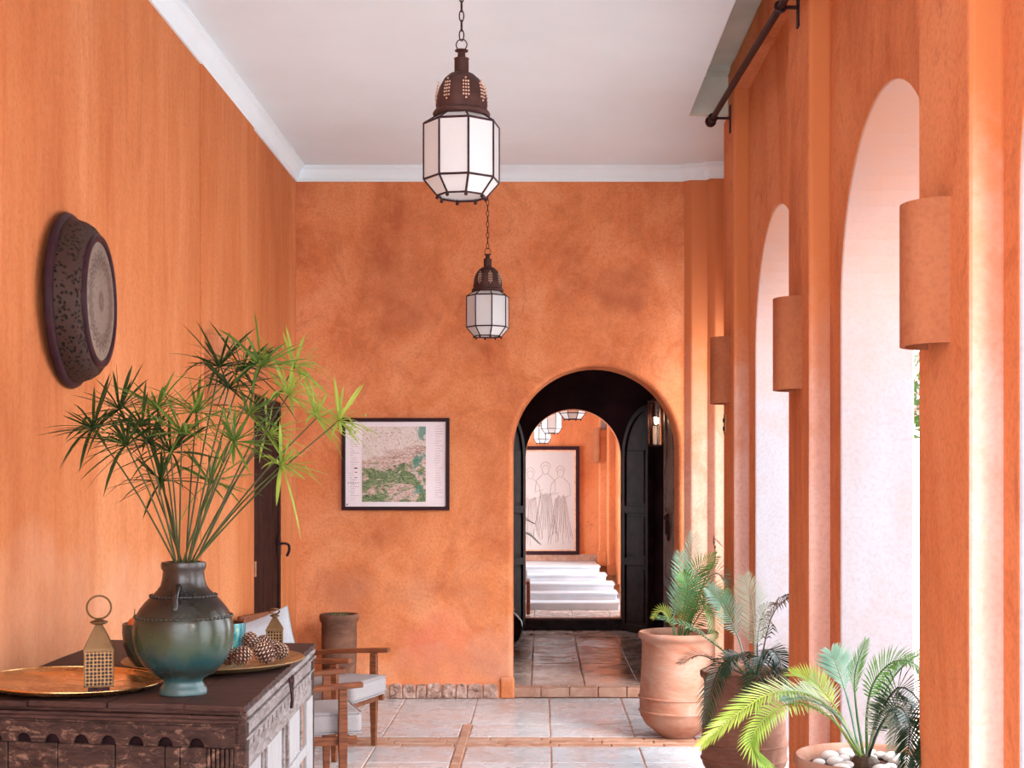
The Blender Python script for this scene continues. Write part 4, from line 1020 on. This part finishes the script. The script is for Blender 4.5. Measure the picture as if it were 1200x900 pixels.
fronds(o1, [
    ([(798, 752, 8.08), (802, 725, 8.05), (812, 690, 8.0), (818, 668, 7.95), (838, 652, 7.9)], .13, 'cyc_green', dict(n=40, up=(0, -1, .3), fold=.1)),
    ([(795, 752, 8.1), (797, 715, 8.1), (806, 675, 8.12), (812, 628, 8.15)], .14, 'cyc_blue', dict(n=40, up=(0, -1, .2), fold=.1, t0=.3)),
    ([(790, 752, 8.05), (790, 720, 8.0), (800, 685, 7.95), (797, 650, 7.95)], .13, 'cyc_blue', dict(n=36, up=(0, -1, .2), fold=.1, t0=.35)),
    ([(802, 752, 8.08), (815, 728, 8.0), (833, 705, 7.9), (852, 700, 7.85)], .12, 'cyc_green', dict(n=36, up=(0, -1, .5))),
    ([(800, 752, 8.1), (818, 700, 8.15), (838, 672, 8.1), (862, 690, 8.0)], .13, 'cyc_blue', dict(n=36, up=(0, -.6, 1))),
    ([(804, 752, 8.15), (822, 690, 8.2), (838, 655, 8.2), (836, 632, 8.2), (846, 640, 8.2)], .05, 'cyc_brown', dict(n=20, t0=.55)),
    ([(795, 752, 8.1), (785, 725, 8.1), (776, 716, 8.1), (766, 724, 8.1)], .07, 'cyc_lime', dict(n=24, up=(0, -.5, 1))),
    ([(800, 752, 8.05), (808, 715, 7.92), (822, 692, 7.85), (842, 700, 7.8), (850, 725, 7.78)], .14, 'cyc_green', dict(n=40, up=(0, -1, .4), w=.0026)),
    ([(796, 752, 8.05), (800, 720, 7.95), (806, 690, 7.88), (800, 672, 7.85)], .12, 'cyc_green', dict(n=36, up=(0, -1, .2), w=.0026, t0=.25)),
    ([(800, 752, 8.08), (812, 722, 7.95), (825, 706, 7.85), (836, 722, 7.8), (838, 750, 7.78)], .11, 'cyc_green', dict(n=34, up=(0, -1, .4), w=.0026)),
], 1)
o2 = potted((1.0, 6.72, 0), .216, .580, 'pot_brown', 'brown terracotta pot with drooping dark cycad fronds, between the other two')
fronds(o2, [
    ([(884, 790, 6.72), (884, 750, 6.75), (882, 710, 6.8), (872, 676, 6.8)], .12, 'cyc_pale', dict(n=54, up=(0, -1, .2), fold=.05, ang=75, w=.0022, curl=.0, t0=.3)),
    ([(876, 790, 6.7), (866, 750, 6.6), (848, 712, 6.5), (830, 690, 6.45)], .12, 'cyc_blue', dict(n=48, up=(0, -1, .5), w=.003, t0=.4)),
    ([(872, 790, 6.7), (850, 765, 6.6), (812, 738, 6.5), (768, 722, 6.45)], .09, 'cyc_green', dict(n=44, w=.003, t0=.3, up=(0, -.4, 1), curl=.6)),
    ([(768+4, 724, 6.46), (768, 722, 6.45), (766, 721, 6.45)], .02, 'cyc_lime', dict(n=8)),
    ([(872, 790, 6.68), (845, 778, 6.55), (820, 768, 6.45), (797, 778, 6.4)], .08, 'cyc_brown', dict(n=34, up=(0, -.3, 1), w=.0025, t0=.3)),
    ([(882, 790, 6.65), (866, 768, 6.45), (845, 780, 6.35), (832, 815, 6.3), (826, 850, 6.28)], .10, 'cyc_dark', dict(n=48, curl=.8, up=(0, -.6, .8))),
    ([(886, 790, 6.65), (893, 766, 6.45), (888, 790, 6.32), (876, 825, 6.25)], .13, 'cyc_dark', dict(n=46, up=(0, -1, .4), curl=.3, fold=.0, t0=.1)),
    ([(888, 790, 6.65), (900, 762, 6.5), (912, 770, 6.4), (918, 800, 6.35)], .12, 'cyc_dark', dict(n=44, up=(0, -.8, .8), curl=.6)),
    ([(884, 790, 6.65), (870, 768, 6.5), (858, 772, 6.4), (850, 790, 6.35)], .10, 'cyc_dark', dict(n=40, curl=.5)),
    ([(890, 790, 6.75), (898, 745, 6.8), (908, 716, 6.75), (927, 698, 6.7)], .13, 'cyc_brown', dict(n=30, up=(0, -.4, 1), curl=1.6, w=.003, ang=50, t0=.3)),
    ([(888, 790, 6.75), (888, 745, 6.85), (896, 715, 6.9), (908, 708, 6.9)], .09, 'cyc_brown', dict(n=22, curl=1.2, w=.002)),
], 2)
o3 = potted((1.076, 4.53, 0), .235, .597, 'pot', 'wide-rimmed terracotta pot with white stones and bright cycad, nearest to the camera', .93)
fronds(o3, [
    ([(1010, 886, 4.53), (985, 842, 4.40), (950, 815, 4.20), (905, 812, 4.02), (862, 838, 3.90), (824, 872, 3.84)], .095, 'cyc_lime', dict(n=60, w=.0048, curl=.1, up=(0, -.7, .8), ang=42, fold=.15, t0=.25)),
    ([(1008, 886, 4.50), (975, 842, 4.32), (935, 824, 4.12), (900, 838, 3.98), (880, 872, 3.9), (905, 905, 3.86)], .075, 'cyc_lime', dict(n=56, w=.0042, curl=.5, up=(0, -.8, .6), ang=48, t0=.25)),
    ([(1008, 884, 4.52), (980, 838, 4.35), (942, 818, 4.15), (915, 820, 4.05)], .085, 'cyc_blue', dict(n=46, w=.004, up=(0, -.6, .8), t0=.3)),
    ([(1012, 886, 4.55), (1004, 835, 4.58), (1002, 790, 4.60), (1014, 752, 4.60)], .07, 'cyc_green', dict(n=34, w=.003, up=(0, -1, .2), t0=.5, ang=38)),
    ([(1008, 886, 4.56), (996, 830, 4.62), (985, 792, 4.68), (974, 764, 4.70)], .11, 'cyc_blue', dict(n=36, w=.0035, up=(0, -1, .3), t0=.55, ang=70)),
    ([(1006, 886, 4.58), (985, 838, 4.7), (955, 800, 4.8), (928, 790, 4.85)], .10, 'cyc_lime', dict(n=40, w=.003, up=(0, -.4, 1), t0=.45)),
    ([(1005, 886, 4.58), (980, 845, 4.75), (962, 815, 4.85), (948, 800, 4.9)], .10, 'cyc_pale', dict(n=40, w=.0025, up=(0, -1, .4), t0=.4, ang=75)),
    ([(1016, 886, 4.55), (1016, 835, 4.5), (1024, 800, 4.45), (1046, 776, 4.4), (1072, 778, 4.33), (1086, 800, 4.28)], .085, 'cyc_green', dict(n=54, w=.0028, curl=.4, t0=.3, up=(0, -.6, .8))),
    ([(1018, 886, 4.52), (1030, 840, 4.4), (1052, 806, 4.25), (1076, 820, 4.12), (1084, 860, 4.05), (1080, 895, 4.02)], .11, 'cyc_dark', dict(n=60, w=.003, curl=.3, t0=.22, up=(0, -1, .4), ang=55)),
    ([(1018, 886, 4.50), (1032, 850, 4.35), (1052, 828, 4.22), (1066, 850, 4.10), (1062, 895, 4.04)], .12, 'cyc_dark', dict(n=58, w=.0034, curl=.3, t0=.22, up=(0, -1, .3))),
    ([(1017, 886, 4.55), (1030, 830, 4.6), (1050, 790, 4.6), (1082, 762, 4.5)], .10, 'cyc_green', dict(n=48, w=.0025, curl=.5, t0=.35)),
    ([(1016, 886, 4.50), (1026, 852, 4.42), (1040, 826, 4.34), (1052, 842, 4.25), (1046, 876, 4.2)], .09, 'cyc_pale', dict(n=46, w=.0028, up=(0, -1, .4))),
], 3)
b = MB(o3.location)
b = MB(); b.sphere((0, 0, .565), .05, 12, 8, (1, 1, .7)); b.build('trunk_crown', M['cyc_brown'], o3)
rnd = random.Random(5); pebs = []
for a in range(60):
    q = rnd.uniform(0, 2*PI); rr = rnd.uniform(.075, .168); s_ = rnd.uniform(.018, .034)
    p = Vector((rr*math.cos(q), rr*math.sin(q), .572))
    if any((p-x).length < (s_+s2)*.92 for x, s2 in pebs): continue
    pebs.append((p, s_)); bb = MB(); bb.sphere(p, s_, 10, 7, (1.1, .9, .62)); bb.build('pebble', M['stone'], o3, smooth=True)

# old clay urn by the back wall
o = thing('clay_urn', (-1.37, 9.27, 0), 'weathered brown clay urn with sprouts standing in the far left corner', 'urn')
b = MB(); b.lathe([(.0001, 0), (.085, 0), (.10, .03), (.115, .25), (.12, .45), (.118, .55), (.132, .57), (.134, .60), (.128, .612), (.112, .61), (.105, .57)], seg=36, cap=False); b.build('urn_body', M['pot_old'], o, smooth=True, auto=50)
b = MB(); b.lathe([(.0001, .592), (.11, .585)], seg=20, cap=False); b.build('soil', M['soil'], o)
b = MB()
for k in range(16):
    a = rnd.uniform(0, 2*PI); r0 = rnd.uniform(0, .05); b.tube([(r0*math.cos(a), r0*math.sin(a), .588), ((r0+.03)*math.cos(a), (r0+.03)*math.sin(a), .588+rnd.uniform(.02, .05))], [.004, .001], 4)
b.build('sprout', M['cyc_green'], o)

# dark round pot in the passage, objects beyond
o = thing('dark_round_pot', (-.33, 12.1, .066), 'glossy black round pot half hidden by the archway edge on the passage floor', 'pot')
b = MB(); b.lathe([(.0001, 0), (.09, 0), (.15, .05), (.175, .13), (.165, .21), (.12, .27), (.09, .29), (.095, .31), (.08, .31)], seg=32, cap=False); b.build('pot_body', M['dark_glaze'], o, smooth=True)
b = MB(); b.lathe([(.098, .30), (.10, .315), (.08, .318)], seg=32); b.build('pot_rim', M['dark_glaze'], o, smooth=True)
o = thing('side_chair', (-.36, 13.95, .174), 'brown wooden seat with grey cushion partly seen beyond the archways', 'chair')
b = MB(); b.box(-.25, .245, -.2, .2, .30, .335); b.build('seat', M['teak'], o, bevel=.005)
for x in (-.22, .23):
    for y in (-.18, .18): b = MB(); b.box(x-.018, x+.018, y-.018, y+.018, 0, .30); b.build('leg', M['teak'], o, bevel=.003)
b = MB(); b.box(-.24, .22, -.2, .2, .336, .44); b.build('seat_cushion', M['fabric'], o, bevel=.03, seg=3)
o = thing('potted_palm', (-.38, 14.20+.6, .174+.154), 'dark palm fronds leaning in front of the tall drawing beyond the archways', 'potted plant')
b = MB(); b.lathe([(.0001, 0), (.11, 0), (.15, .25), (.16, .26), (.15, .28), (.13, .27)], seg=24, cap=False); b.build('pot', M['pot_old'], o, smooth=True)
b = MB(); b.lathe([(.0001, .25), (.14, .24)], seg=20, cap=False); b.build('soil', M['soil'], o)
for pts in ([(0, 0, .26), (.10, 0, .55), (.22, -.05, .62), (.36, -.1, .52)], [(0, 0, .26), (.05, 0, .6), (.15, -.1, .78), (.3, -.2, .74)], [(0, 0, .26), (-.05, 0, .6), (-.2, -.1, .7)], [(0, 0, .26), (.0, .1, .6), (.1, .2, .75)]):
    b = MB(); frond(b, [Vector(p) for p in pts], .10, 26, .007, t0=.35, curl=.6); b.build('frond', M['cyc_dark'], o)

# garden tree outside
o = thing('flowering_tree', (3.3, 11.2, -.05), 'leafy garden tree with pink blossom glimpsed through the nearest tall arch', 'tree')
b = MB(); b.tube([(0, 0, 0), (.05, 0, 1.3), (0, .1, 2.6), (.1, 0, 3.8)], [.12, .09, .07, .03], 10); b.build('trunk', M['cyc_brown'], o, smooth=True)
lf = MB(); fl = MB()
for k in range(5200):
    d = Vector((rnd.gauss(0, 1), rnd.gauss(0, 1), rnd.gauss(0, 1))).normalized()*rnd.uniform(.5, 1)**.5
    c = Vector((d.x*1.1, d.y*1.1, 3.4+d.z*1.5)); a = Vector((rnd.uniform(-1, 1), rnd.uniform(-1, 1), rnd.uniform(-1, 1))).normalized(); e = a.orthogonal().normalized(); s_ = rnd.uniform(.04, .08)
    tgt = fl if rnd.random() < .22 else lf
    tgt.add([c-a*s_, c+e*s_*.5, c+a*s_, c-e*s_*.5], [(0, 1, 2, 3)])
tag(lf.build('foliage', M['cyc_green'], o), kind='stuff'); tag(fl.build('blossom', M['flower'], o), kind='stuff')
